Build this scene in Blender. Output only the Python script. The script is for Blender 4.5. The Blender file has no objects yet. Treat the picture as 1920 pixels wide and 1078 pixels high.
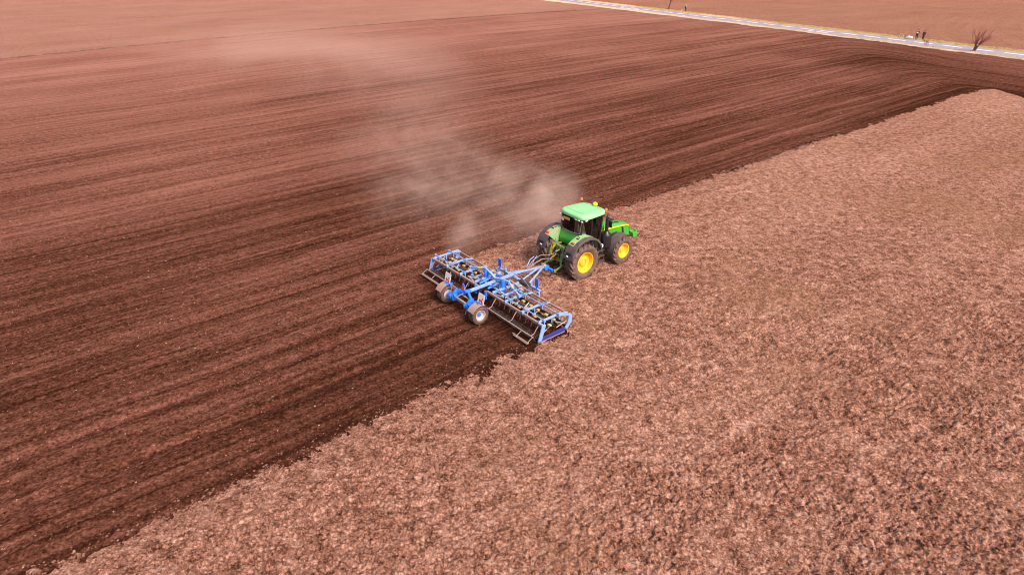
import bpy, bmesh, math, random
import numpy as np
from mathutils import Vector, Matrix, Quaternion
R = math.radians
random.seed(7)
sc = bpy.context.scene
C = sc.collection

# ------------------------------------------------------------------ camera
PITCH, ROLL, CAMH, FPX = 0.4869, -0.0091, 15.7607, 1195.69
cam_d = bpy.data.cameras.new('camera'); cam = bpy.data.objects.new('camera', cam_d); C.objects.link(cam)
cam_d.sensor_width = 36; cam_d.lens = FPX / 1920 * 36; cam_d.clip_end = 6000; cam_d.clip_start = .1
fw = Vector((0, math.cos(PITCH), -math.sin(PITCH))); rt = Vector((1, 0, 0)); up = rt.cross(fw)
r2 = rt * math.cos(ROLL) + up * math.sin(ROLL); u2 = -rt * math.sin(ROLL) + up * math.cos(ROLL)
M = Matrix((r2, u2, -fw)).transposed().to_4x4(); M.translation = (0, 0, CAMH)
cam.matrix_world = M
sc.camera = cam
sc.cycles.volume_bounces = 3; sc.cycles.pixel_filter_type = 'BLACKMAN_HARRIS'; sc.cycles.filter_width = 1.0; sc.cycles.max_bounces = 10; sc.cycles.transparent_max_bounces = 32

# ------------------------------------------------------------------ light
SUN_EL, SUN_AZ = R(46), R(-50)     # azimuth of the sun measured from +X, anticlockwise
w = bpy.data.worlds.new('World'); sc.world = w; w.use_nodes = True
nt = w.node_tree; bg = nt.nodes['Background']
sky = nt.nodes.new('ShaderNodeTexSky'); sky.sky_type = 'NISHITA'; sky.sun_disc = False
sky.sun_elevation = SUN_EL; sky.sun_rotation = R(90) - SUN_AZ
sky.dust_density = 6; sky.air_density = 0.7; sky.ozone_density = 0.6
nt.links.new(sky.outputs[0], bg.inputs[0]); bg.inputs[1].default_value = 0.15
sd = bpy.data.lights.new('sun', 'SUN'); sd.energy = 2.3; sd.angle = R(12); sd.color = (1, .94, .88)
so = bpy.data.objects.new('sun', sd); C.objects.link(so)
sdir = Vector((math.cos(SUN_EL) * math.cos(SUN_AZ), math.cos(SUN_EL) * math.sin(SUN_AZ), math.sin(SUN_EL)))
so.rotation_euler = sdir.to_track_quat('Z', 'Y').to_euler(); so.location = (0, 0, 60)
sc.view_settings.view_transform = 'Standard'; sc.view_settings.look = 'None'
sc.view_settings.exposure = 0.46; sc.view_settings.gamma = 1

# ------------------------------------------------------------------ helpers
def tag(o, label=None, cat=None, group=None, kind=None):
    if label: o['label'] = label
    if cat: o['category'] = cat
    if group: o['group'] = group
    if kind: o['kind'] = kind
    return o

def empty(name, loc, rz=0, label=None, cat=None, group=None):
    o = bpy.data.objects.new(name, None); C.objects.link(o)
    o.location = loc; o.rotation_euler = (0, 0, rz); o.empty_display_size = .3
    return tag(o, label, cat, group)

class MB:
    """collects shapes for one mesh"""
    def __init__(s, off=(0, 0, 0)):
        s.v = []; s.f = []; s.off = Vector(off)
    def add(s, vs, fs):
        b = len(s.v); s.v += [tuple(Vector(v) + s.off) for v in vs]; s.f += [tuple(b + i for i in f) for f in fs]; return s
    def box(s, c, d, rot=None):
        c = Vector(c); vs = []
        for x in (-.5, .5):
            for y in (-.5, .5):
                for z in (-.5, .5):
                    p = Vector((x * d[0], y * d[1], z * d[2]))
                    if rot is not None: p = rot @ p
                    vs.append(c + p)
        return s.add(vs, [(0, 1, 3, 2), (4, 6, 7, 5), (0, 4, 5, 1), (2, 3, 7, 6), (0, 2, 6, 4), (1, 5, 7, 3)])
    def bar(s, a, b, w=.1, h=None, upv=(0, 0, 1)):
        a, b = Vector(a), Vector(b); h = h or w
        x = (b - a); L = x.length; x.normalize(); y = Vector(upv).cross(x)
        if y.length < 1e-3: y = Vector((0, 1, 0)).cross(x)
        y.normalize(); z = x.cross(y)
        rot = Matrix((x, y, z)).transposed()
        return s.box((a + b) / 2, (L, w, h), rot)
    def tube(s, pts, r, n=8, cap=True, r1=None):
        pts = [Vector(p) for p in pts]; m = len(pts); rings = []; prev = None
        for i, p in enumerate(pts):
            t = (pts[min(i + 1, m - 1)] - pts[max(i - 1, 0)]).normalized()
            if prev is None:
                a = t.orthogonal().normalized()
            else:
                a = (prev - t * prev.dot(t)); a = a.normalized() if a.length > 1e-6 else t.orthogonal().normalized()
            prev = a; b = t.cross(a)
            rr = r[i] if isinstance(r, (list, tuple)) else (r if r1 is None else r + (r1 - r) * i / (m - 1))
            rings.append([p + (a * math.cos(k * 2 * math.pi / n) + b * math.sin(k * 2 * math.pi / n)) * rr for k in range(n)])
        vs = [q for rg in rings for q in rg]; fs = []
        for i in range(m - 1):
            for k in range(n):
                k2 = (k + 1) % n
                fs.append((i * n + k, i * n + k2, (i + 1) * n + k2, (i + 1) * n + k))
        if cap: fs.append(tuple(range(n))[::-1]); fs.append(tuple((m - 1) * n + k for k in range(n)))
        return s.add(vs, fs)
    def lathe(s, prof, c=(0, 0, 0), axis='y', n=40, closed=False, a0=0, a1=2 * math.pi):
        """prof: (radius, along-axis)"""
        c = Vector(c); full = abs(a1 - a0 - 2 * math.pi) < 1e-6; m = n if full else n + 1; vs = []
        for i in range(m):
            t = a0 + (a1 - a0) * i / n
            for r, h in prof:
                if axis == 'y': p = Vector((r * math.cos(t), h, r * math.sin(t)))
                elif axis == 'z': p = Vector((r * math.cos(t), r * math.sin(t), h))
                else: p = Vector((h, r * math.cos(t), r * math.sin(t)))
                vs.append(c + p)
        k = len(prof); fs = []
        for i in range(n):
            j = (i + 1) % m
            for q in range(k if closed else k - 1):
                q2 = (q + 1) % k
                fs.append((i * k + q, j * k + q, j * k + q2, i * k + q2))
        return s.add(vs, fs)
    def prism(s, poly, y0, y1, plane='xz'):
        """polygon in a plane, extruded along the third axis"""
        n = len(poly); vs = []
        for h in (y0, y1):
            for a, b in poly:
                vs.append({'xz': (a, h, b), 'yz': (h, a, b), 'xy': (a, b, h)}[plane])
        fs = [tuple(range(n)), tuple(range(2 * n - 1, n - 1, -1))]
        for i in range(n):
            j = (i + 1) % n; fs.append((i, i + n, j + n, j))
        return s.add(vs, fs)
    def sphere(s, c, r, sc_=(1, 1, 1), n=12, m=8):
        prof = [(max(1e-4, r * math.sin(math.pi * i / m)), -r * math.cos(math.pi * i / m)) for i in range(m + 1)]
        b = len(s.v); s.lathe(prof, (0, 0, 0), 'z', n)
        c = Vector(c)
        for i in range(b, len(s.v)):
            v = Vector(s.v[i]) - s.off; s.v[i] = tuple(Vector((v.x * sc_[0], v.y * sc_[1], v.z * sc_[2])) + c + s.off)
        return s
    def build(s, name, m, parent=None, bevel=0, smooth=True, loc=None):
        me = bpy.data.meshes.new(name); me.from_pydata(s.v, [], s.f)
        bm = bmesh.new(); bm.from_mesh(me); bmesh.ops.recalc_face_normals(bm, faces=bm.faces)
        if smooth:
            for e in bm.edges:
                e.smooth = not (len(e.link_faces) == 2 and e.calc_face_angle(0) > R(38))
            for fc in bm.faces: fc.smooth = True
        bm.to_mesh(me); bm.free()
        me.materials.append(m)
        o = bpy.data.objects.new(name, me); C.objects.link(o)
        if parent: o.parent = parent
        if loc: o.location = loc
        if bevel:
            md = o.modifiers.new('bevel', 'BEVEL'); md.width = bevel; md.segments = 2; md.limit_method = 'ANGLE'; md.angle_limit = R(40)
            md.harden_normals = False
        return o

# ------------------------------------------------------------------ materials
def nodes(m):
    m.use_nodes = True; n = m.node_tree; return n, n.nodes, n.links, n.nodes['Principled BSDF']

def paint(name, col, rough=.45, metal=0., dust=.25, dustcol=(.30, .16, .12), spec=.5, scale=3., bump=.0, coat=0.):
    """painted / metal / rubber surface with dust and dirt in noise patches, more on faces that look up"""
    m = bpy.data.materials.new(name); t, N, L, b = nodes(m)
    tc = N.new('ShaderNodeTexCoord')
    nz = N.new('ShaderNodeTexNoise'); nz.inputs['Scale'].default_value = scale; nz.inputs['Detail'].default_value = 6; nz.inputs['Roughness'].default_value = .65
    L.new(tc.outputs['Object'], nz.inputs['Vector'])
    rp = N.new('ShaderNodeValToRGB'); rp.color_ramp.elements[0].position = .38; rp.color_ramp.elements[1].position = .68
    L.new(nz.outputs['Fac'], rp.inputs[0])
    ge = N.new('ShaderNodeNewGeometry'); sx = N.new('ShaderNodeSeparateXYZ'); L.new(ge.outputs['Normal'], sx.inputs[0])
    mr = N.new('ShaderNodeMapRange'); mr.inputs[1].default_value = -.2; mr.inputs[2].default_value = 1; mr.inputs[3].default_value = .35; mr.inputs[4].default_value = 1
    L.new(sx.outputs[2], mr.inputs[0])
    mu = N.new('ShaderNodeMath'); mu.operation = 'MULTIPLY'; L.new(rp.outputs[0], mu.inputs[0]); L.new(mr.outputs[0], mu.inputs[1])
    m2 = N.new('ShaderNodeMath'); m2.operation = 'MULTIPLY_ADD'; L.new(mu.outputs[0], m2.inputs[0]); m2.inputs[1].default_value = dust; m2.inputs[2].default_value = dust * .25
    mx = N.new('ShaderNodeMix'); mx.data_type = 'RGBA'; mx.inputs[6].default_value = (*col, 1); mx.inputs[7].default_value = (*dustcol, 1)
    L.new(m2.outputs[0], mx.inputs[0]); L.new(mx.outputs[2], b.inputs['Base Color'])
    rr = N.new('ShaderNodeMapRange'); rr.inputs[3].default_value = rough; rr.inputs[4].default_value = min(1, rough + .35); L.new(m2.outputs[0], rr.inputs[0]); L.new(rr.outputs[0], b.inputs['Roughness'])
    b.inputs['Metallic'].default_value = metal; b.inputs['Specular IOR Level'].default_value = spec
    if coat: b.inputs['Coat Weight'].default_value = coat
    if bump:
        n2 = N.new('ShaderNodeTexNoise'); n2.inputs['Scale'].default_value = 40; n2.inputs['Detail'].default_value = 4; L.new(tc.outputs['Object'], n2.inputs['Vector'])
        bp = N.new('ShaderNodeBump'); bp.inputs['Strength'].default_value = bump; bp.inputs['Distance'].default_value = .02
        L.new(n2.outputs['Fac'], bp.inputs['Height']); L.new(bp.outputs[0], b.inputs['Normal'])
    return m

MT = dict(
 green=paint('tractor_green', (.014, .38, .016), .25, dust=.30, coat=.4),
 roofgreen=paint('roof_green_sky_pale', (.26, .68, .28), .35, dust=.18, dustcol=(.45, .42, .34), scale=2),  # sky reflection on the roof put into the lighter green, along with dust
 fendergreen=paint('fender_green', (.10, .50, .13), .4, dust=.8, dustcol=(.52, .38, .26), scale=2.2),
 olive=paint('linkage_green', (.07, .20, .03), .5, dust=.55, dustcol=(.33, .25, .14), scale=7),
 yellow=paint('rim_yellow', (.85, .50, .01), .4, dust=.45, dustcol=(.55, .27, .08), scale=5),
 stripe=paint('stripe_yellow', (.85, .62, .02), .35, dust=.1),
 fender=paint('fender_plastic', (.045, .035, .04), .5, dust=.5, dustcol=(.22, .14, .14), scale=4, bump=.1),
 rubber=paint('tyre_rubber', (.040, .030, .028), .85, dust=1.0, dustcol=(.24, .135, .105), scale=5, bump=.5),
 black=paint('black_plastic', (.010, .010, .013), .35, dust=.05),
 dark=paint('dark_iron', (.03, .026, .026), .6, dust=.45, dustcol=(.16, .09, .07), scale=8),
 blue=paint('implement_blue', (.008, .19, .85), .35, dust=.15, dustcol=(.34, .25, .25), scale=5),
 lblue=paint('dusty_blue_sky_pale', (.11, .32, .74), .38, dust=.55, dustcol=(.56, .46, .48), scale=6),  # sky reflection on beam tops put into this pale blue and its dust
 dblue=paint('dark_blue_plate', (.025, .035, .24), .35, dust=.2, dustcol=(.15, .08, .12), scale=5),
 rust=paint('earth_covered_steel', (.33, .24, .22), .7, dust=.8, dustcol=(.36, .20, .15), scale=6),
 steel=paint('worn_steel', (.42, .40, .42), .4, metal=.3, dust=.4, dustcol=(.4, .28, .24), scale=9),
 clamp=paint('clamp_yellow', (.75, .48, .08), .5, dust=.4, dustcol=(.5, .32, .2), scale=20),
 white=paint('white_board', (.85, .82, .82), .4, dust=.12),
 red=paint('red_mark', (.75, .02, .03), .4, dust=.1),
 orange=paint('orange_lamp', (.85, .16, .04), .3, dust=.1),
 plate=paint('orange_plate', (.80, .38, .08), .5, dust=.15),
 seat=paint('seat_fabric', (.11, .12, .10), .9, dust=.2, dustcol=(.2, .2, .16)),
 greyin=paint('cab_trim', (.40, .40, .33), .7, dust=.3, dustcol=(.25, .23, .18)),
 lamp=paint('lamp_lens', (.85, .85, .88), .15, dust=.1),
 wimp=paint('wheel_grey', (.50, .42, .42), .5, dust=.4, dustcol=(.5, .35, .3), scale=8),
 asphalt=None)

def glass_mat():
    m = bpy.data.materials.new('tinted_glass'); t, N, L, b = nodes(m)
    tr = N.new('ShaderNodeBsdfTransparent'); tr.inputs[0].default_value = (.86, .92, .89, 1)
    gl = N.new('ShaderNodeBsdfGlossy'); gl.inputs['Roughness'].default_value = .03; gl.inputs[0].default_value = (.9, .95, .95, 1)
    fr = N.new('ShaderNodeFresnel'); fr.inputs[0].default_value = 1.5
    mx = N.new('ShaderNodeMixShader'); L.new(fr.outputs[0], mx.inputs[0]); L.new(tr.outputs[0], mx.inputs[1]); L.new(gl.outputs[0], mx.inputs[2])
    L.new(mx.outputs[0], N['Material Output'].inputs[0]); N.remove(b); return m
MT['glass'] = glass_mat()

# ------------------------------------------------------------------ terrain numbers
HEAD = 0.6672
eu = np.array([math.cos(HEAD), math.sin(HEAD)]); ev = np.array([-math.sin(HEAD), math.cos(HEAD)])
TX, TY = 3.1004, 31.7102
RD0 = np.array([71.4, 132.9]); RDD = np.array([math.cos(R(115)), math.sin(R(115))]); RDN = np.array([-RDD[1], RDD[0]]) * 1.0  # points to the tractor's side
if RDN @ (np.array([TX, TY]) - RD0) < 0: RDN = -RDN

def h2(ix, iy, seed):
    with np.errstate(over='ignore'):
        n = (ix.astype(np.int64) * 374761393 + iy.astype(np.int64) * 668265263 + seed * 1442695041) & 0xffffffff
        n = (n ^ (n >> 13)) * 1274126177 & 0xffffffff
        n = (n ^ (n >> 16)) & 0xffff
    return n.astype(np.float32) / 32767.5 - 1
def vn(x, y, seed=0):
    fx = np.floor(x); fy = np.floor(y); ix = fx.astype(np.int64); iy = fy.astype(np.int64)
    a = (x - fx).astype(np.float32); b = (y - fy).astype(np.float32)
    a = a * a * (3 - 2 * a); b = b * b * (3 - 2 * b)
    return (h2(ix, iy, seed) * (1 - a) + h2(ix + 1, iy, seed) * a) * (1 - b) + (h2(ix, iy + 1, seed) * (1 - a) + h2(ix + 1, iy + 1, seed) * a) * b
def sst(a, b, x):
    t = np.clip((x - a) / (b - a), 0, 1); return t * t * (3 - 2 * t)

def fields(X, Y):
    U = X * eu[0] + Y * eu[1]; V = X * ev[0] + Y * ev[1]
    r = (X - RD0[0]) * RDN[0] + (Y - RD0[1]) * RDN[1]
    s = (X - RD0[0]) * RDD[0] + (Y - RD0[1]) * RDD[1]
    V2 = V - (sst(30, 150, V)) * (-6.5 + 0.19 * U - .00118 * U * U)     # far passes bend gently
    g = 27.9 + (33 - r) * 1.75
    k = 2.2
    F = np.logaddexp((V2) / k, g / k) * k
    wgt = sst(0, 40, 75 - V)                                          # only near the corner do the tracks turn
    F = V2 * (1 - wgt) + F * wgt
    return U, V, V2, r, s, F

# ------------------------------------------------------------------ ground
dense = [6.0]
while dense[-1] < 330:
    y = dense[-1]; dense.append(y + max(.034, (y * y + 250) / 17000))
Ys = np.array([-150, -80, -40, -10, 0, 4] + dense + [350, 380, 440, 540, 700, 1000, 1500], dtype=np.float64)
sd_ = np.linspace(-1.08, 1.08, 1340)
Ss = np.array([-8, -4, -2.2, -1.5, -1.2] + list(sd_) + [1.2, 1.5, 2.2, 4, 8])
Ss = np.clip(Ss, -1.5, 1.5); Ss = np.unique(Ss)
ny, nx = len(Ys), len(Ss)
wd = 8 + 0.92 * np.maximum(Ys, 6) + 60 * (Ys < 3)
X = (wd[:, None] * Ss[None, :]); Y = np.repeat(Ys[:, None], nx, 1)
U, V, V2, r, s, F = fields(X, Y)
cell = np.maximum(np.gradient(Ys)[:, None] * np.ones((1, nx)), np.abs(np.gradient(X, axis=1)))
V2n = V2 + 1.2 * vn(U * .03, V * .03, 5)
edge = np.where(U < 17.6, 18.25, 27.9) + .30 * vn(U * .8, V * .8, 11) + .25 * vn(U * 2.7, V * 2.7, 12) + .22 * vn(U * 6, V * 6, 14) + .15 * vn(U * 13, V * 13, 15)
# round corner of the uncultivated block at the headland
rr = 32.0 + .55 * np.maximum(0, -42.0 - s) + .5 * vn(U * .5, V * .5, 13)
du = np.maximum(0, 2.5 - (r - rr)); dv = np.maximum(0, 2.5 - (edge - V))
untilled = (V < edge) & (r > rr) & (du * du + dv * dv < 6.4)
# a strip in front of the implement, behind the tractor, is still rough
side = (V2 > 149 + .8 * vn(U * .3, V * .3, 17)) & (r > 2)
far = r < -3
def fade(size): return np.clip((size / cell - 1.6) / 2, 0, 1)
H = .10 * vn(X / 14, Y / 14, 31) * sst(20, 60, Y)
bil = lambda sz, sd: np.abs(vn(X / sz, Y / sz, sd))
rotX = X * .8 + Y * .6; rotY = Y * .8 - X * .6
rg_ = lambda sz, sd: np.abs(vn(rotX / sz, rotY / sz, sd))
amp = 1 + .6 * vn(X / 2.2, Y / 2.2, 6)
HU = .05 + fade(.5) * .07 * bil(.48, 3) + fade(.2) * .085 * rg_(.21, 4) * amp + fade(.13) * .12 * bil(.125, 9) * amp * .75 + fade(.08) * .06 * rg_(.078, 7) + .04 * vn(X / 1.3, Y / 1.3, 8) * fade(1.)
HT = fade(.12) * .030 * bil(.12, 21) + fade(.25) * .022 * bil(.3, 22) + .03 * vn(F * 1.4, U * .03, 23) * fade(.5) + .018 * vn(F * 4.2, U * .07, 24) * fade(.2)
near_edge = np.exp(-((V - edge) / .5) ** 2)
HT = HT - .05 * near_edge
HF = .04 * fade(.5) * bil(.5, 25)
HU = HU * (.12 + .88 * sst(0, 2.6, np.minimum(edge - V, 9e9)))
Hh = np.where(untilled, HU, np.where(far | side, HF + .05, HT)) + H
# hold the ground flat below the road
Hh = Hh * sst(5.2, 8, np.abs(r)) - .12 * (1 - sst(4.5, 7.5, np.abs(r - .2)))
# wheel ruts behind the tractor and pressed soil under the wheels
lu = (X - TX) * eu[0] + (Y - TY) * eu[1]; lv = (X - TX) * ev[0] + (Y - TY) * ev[1]
for yy in (-1.06, 1.06):
    Hh = Hh - .07 * np.exp(-((lv - yy) / .33) ** 4) * sst(3.6, 3.0, lu) * sst(-5.0, -4.6, lu) * (1 + .35 * np.sin(lu * 24) * np.exp(-((lv - yy) / .3) ** 4))
for yy in (-1.38, 1.38):
    Hh = Hh - .05 * np.exp(-((lv - yy) / .22) ** 4) * sst(-6.8, -7.0, lu)
Hh = Hh.astype(np.float32)

# freshly turned soil next to the rough ground is still moist
MOIST_SHADE = np.where(r > 31, np.exp(-np.maximum(0, V - edge) / 2.2), np.exp(-np.maximum(0, 34 - r) / 4) * (V < 34)) * (.75 + .35 * vn(U / 3, V / 1.2, 71))
MOIST_SHADE = np.where((r > 31) & (U > 17), .45 * MOIST_SHADE, MOIST_SHADE) + .55 * sst(40, 28, r) * sst(75, 50, V)
lu_ = (X - TX) * eu[0] + (Y - TY) * eu[1]; lv_ = (X - TX) * ev[0] + (Y - TY) * ev[1]
MOIST_SHADE = np.maximum(MOIST_SHADE, 1.3 * sst(-7.6, -6.4, lu_) * sst(-3.9, -4.3, lu_) * (np.abs(lv_) < 4.8))  # shade under the cultivator painted in as darker soil
# faint old tyre prints pressed into the rough soil: pale lug marks
TRACK = np.zeros_like(Hh)
for (ax, ay), (bx, by) in (((6.57, 17.26), (9.44, 18.97)), ((11.99, 26.2), (14.61, 28.27)), ((12.2, 16.8), (15.9, 18.6))):
    L_ = math.hypot(bx - ax, by - ay); tx_, ty2 = (bx - ax) / L_, (by - ay) / L_
    al = (X - ax) * tx_ + (Y - ay) * ty2; ac = -(X - ax) * ty2 + (Y - ay) * tx_
    bars_ = np.clip(.5 + 1.3 * np.sin((al + .5 * np.abs(ac)) * 2 * np.pi / .30), 0, 1)
    mk_ = np.exp(-(ac / .24) ** 4) * sst(-.4, .3, al) * sst(L_ + .4, L_ - .3, al) * np.clip(.7 + vn(X / .6, Y / .6, 61), 0, 1)
    TRACK = np.maximum(TRACK, mk_ * (.25 + .75 * bars_)); Hh = Hh * (1 - .55 * mk_) + .03 * mk_ * bars_
Hh = Hh.astype(np.float32)
cls = np.where(far, 3, np.where(side, 2, np.where(untilled, 1, 0)))
cf = cls[:-1, :-1]
def ground_object(name, mask, mat):
    jj, ii = np.nonzero(mask)
    q = np.stack([jj * nx + ii, jj * nx + ii + 1, (jj + 1) * nx + ii + 1, (jj + 1) * nx + ii], 1)
    used, inv = np.unique(q.ravel(), return_inverse=True)
    co = np.stack([X.ravel()[used], Y.ravel()[used], Hh.ravel()[used]], 1).astype(np.float32)
    me = bpy.data.meshes.new(name)
    me.vertices.add(len(used)); me.vertices.foreach_set('co', co.ravel())
    nq = len(q); me.loops.add(nq * 4); me.loops.foreach_set('vertex_index', inv.astype(np.int32).ravel())
    me.polygons.add(nq); me.polygons.foreach_set('loop_start', np.arange(0, nq * 4, 4, dtype=np.int32))
    me.polygons.foreach_set('use_smooth', np.ones(nq, bool))
    at = me.attributes.new('flow', 'FLOAT_VECTOR', 'POINT')
    at.data.foreach_set('vector', np.stack([F.ravel()[used], U.ravel()[used], V.ravel()[used]], 1).astype(np.float32).ravel())
    if name == 'tilled_field':
        at = me.attributes.new('moist_shade', 'FLOAT', 'POINT'); at.data.foreach_set('value', MOIST_SHADE.ravel()[used].astype(np.float32))
    if name == 'untilled_field':
        at = me.attributes.new('track', 'FLOAT', 'POINT'); at.data.foreach_set('value', TRACK.ravel()[used].astype(np.float32))
    me.update(); me.materials.append(mat)
    o = bpy.data.objects.new(name, me); C.objects.link(o); tag(o, kind='structure'); return o

def mathn(N, L, op, a, b=None, c=None):
    n = N.new('ShaderNodeMath'); n.operation = op
    for i, v in enumerate((a, b, c)):
        if v is None: continue
        if isinstance(v, (int, float)): n.inputs[i].default_value = v
        else: L.new(v, n.inputs[i])
    return n.outputs[0]
def noise(N, L, vec, scale, detail=3, rough=.55, mul=None):
    if mul is not None:
        vm = N.new('ShaderNodeVectorMath'); vm.operation = 'MULTIPLY'; L.new(vec, vm.inputs[0]); vm.inputs[1].default_value = mul; vec = vm.outputs[0]
    n = N.new('ShaderNodeTexNoise'); n.inputs['Scale'].default_value = scale; n.inputs['Detail'].default_value = detail; n.inputs['Roughness'].default_value = rough
    L.new(vec, n.inputs['Vector']); return n.outputs['Fac']
def ramp(N, L, fac, els, interp='LINEAR'):
    rp = N.new('ShaderNodeValToRGB'); rp.color_ramp.interpolation = interp
    while len(rp.color_ramp.elements) < len(els): rp.color_ramp.elements.new(.5)
    for e, (p, c) in zip(rp.color_ramp.elements, els): e.position = p; e.color = (*c, 1)
    L.new(fac, rp.inputs[0]); return rp.outputs[0]
def mixc(N, L, f, a, b):
    m = N.new('ShaderNodeMix'); m.data_type = 'RGBA'
    for i, v in ((0, f), (6, a), (7, b)):
        if isinstance(v, tuple): m.inputs[i].default_value = (*v, 1)
        elif isinstance(v, (int, float)): m.inputs[i].default_value = v
        else: L.new(v, m.inputs[i])
    return m.outputs[2]
def maprange(N, L, v, a, b, c=0., d=1., smooth=True):
    m = N.new('ShaderNodeMapRange'); m.interpolation_type = 'SMOOTHSTEP' if smooth else 'LINEAR'
    for i, k in ((1, a), (2, b), (3, c), (4, d)): m.inputs[i].default_value = k
    L.new(v, m.inputs[0]); return m.outputs[0]

def soil_tilled():
    m = bpy.data.materials.new('tilled_soil'); t, N, L, b = nodes(m)
    at = N.new('ShaderNodeAttribute'); at.attribute_name = 'flow'; fl = at.outputs['Vector']
    tc = N.new('ShaderNodeTexCoord'); ob = tc.outputs['Object']
    sp = N.new('ShaderNodeSeparateXYZ'); L.new(fl, sp.inputs[0]); Fv = sp.outputs[0]
    wob = N.new('ShaderNodeCombineXYZ'); L.new(mathn(N, L, 'MULTIPLY_ADD', noise(N, L, ob, 2.2, 4, .75), .42, mathn(N, L, 'MULTIPLY', noise(N, L, ob, .12, 2), .8)), wob.inputs[0])
    va = N.new('ShaderNodeVectorMath'); va.operation = 'ADD'; L.new(fl, va.inputs[0]); L.new(wob.outputs[0], va.inputs[1]); fl = va.outputs[0]
    # drying: the passes worked last are dark and moist, the old ones pale; distant haze lightness painted in too
    base = maprange(N, L, Fv, 20, 130, 0.31, .76, False)
    broad = noise(N, L, fl, 1, 3, .6, (.16, .012, .012))
    mid = noise(N, L, fl, 1, 4, .65, (1.15, .012, .012))
    mid2 = noise(N, L, fl, 1, 3, .6, (1.9, .045, .04))
    fine = noise(N, L, fl, 1, 4, .7, (4.2, .07, .07)); g3 = noise(N, L, ob, 3.4, 5, .8)
    patch = noise(N, L, ob, .05, 3)
    v = mathn(N, L, 'MULTIPLY_ADD', mathn(N, L, 'SUBTRACT', broad, .5), .42, base)
    v = mathn(N, L, 'MULTIPLY_ADD', mathn(N, L, 'SUBTRACT', mid, .5), .54, v)
    v = mathn(N, L, 'MULTIPLY_ADD', mathn(N, L, 'SUBTRACT', mid2, .5), .52, v)
    v = mathn(N, L, 'MULTIPLY_ADD', mathn(N, L, 'SUBTRACT', fine, .5), .75, v)
    v = mathn(N, L, 'MULTIPLY_ADD', mathn(N, L, 'SUBTRACT', patch, .5), .35, v)
    mo = N.new('ShaderNodeAttribute'); mo.attribute_name = 'moist_shade'; v = mathn(N, L, 'MULTIPLY_ADD', mo.outputs['Fac'], -.20, v)
    g1 = noise(N, L, ob, 9, 4, .7); g2 = noise(N, L, ob, 1.6, 4, .7)
    v = mathn(N, L, 'MULTIPLY_ADD', mathn(N, L, 'SUBTRACT', g1, .5), 1.1, v)
    v = mathn(N, L, 'MULTIPLY_ADD', mathn(N, L, 'SUBTRACT', g3, .5), .75, v)
    v = mathn(N, L, 'MULTIPLY_ADD', mathn(N, L, 'SUBTRACT', g2, .5), .40, v)
    cr = noise(N, L, fl, 1, 2, .5, (2.6, .10, .10)); v = mathn(N, L, 'MULTIPLY_ADD', maprange(N, L, cr, .60, .74), -.15, v)
    sp_ = noise(N, L, ob, 7, 2, .5); v = mathn(N, L, 'MULTIPLY_ADD', maprange(N, L, sp_, .60, .70), -.16, v)
    col = ramp(N, L, v, [(.06, (.032, .0105, .0058)), (.30, (.095, .034, .020)), (.56, (.210, .083, .057)), (.92, (.345, .155, .116))])
    # sparse pale crumbs and straw bits
    vo = N.new('ShaderNodeTexVoronoi'); vo.inputs['Scale'].default_value = 2.6; L.new(ob, vo.inputs['Vector'])
    sx = N.new('ShaderNodeSeparateColor'); L.new(vo.outputs['Color'], sx.inputs[0])
    d = mathn(N, L, 'LESS_THAN', vo.outputs['Distance'], mathn(N, L, 'MULTIPLY', sx.outputs[0], .11))
    d = mathn(N, L, 'MULTIPLY', d, mathn(N, L, 'GREATER_THAN', sx.outputs[1], .55))
    col = mixc(N, L, d, col, (.50, .30, .19))
    L.new(col, b.inputs['Base Color']); b.inputs['Roughness'].default_value = .95; b.inputs['Specular IOR Level'].default_value = 0
    bp = N.new('ShaderNodeBump'); bp.inputs['Strength'].default_value = .7; bp.inputs['Distance'].default_value = .05
    L.new(mathn(N, L, 'ADD', g1, noise(N, L, ob, 28, 3)), bp.inputs['Height']); L.new(bp.outputs[0], b.inputs['Normal'])
    return m

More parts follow.
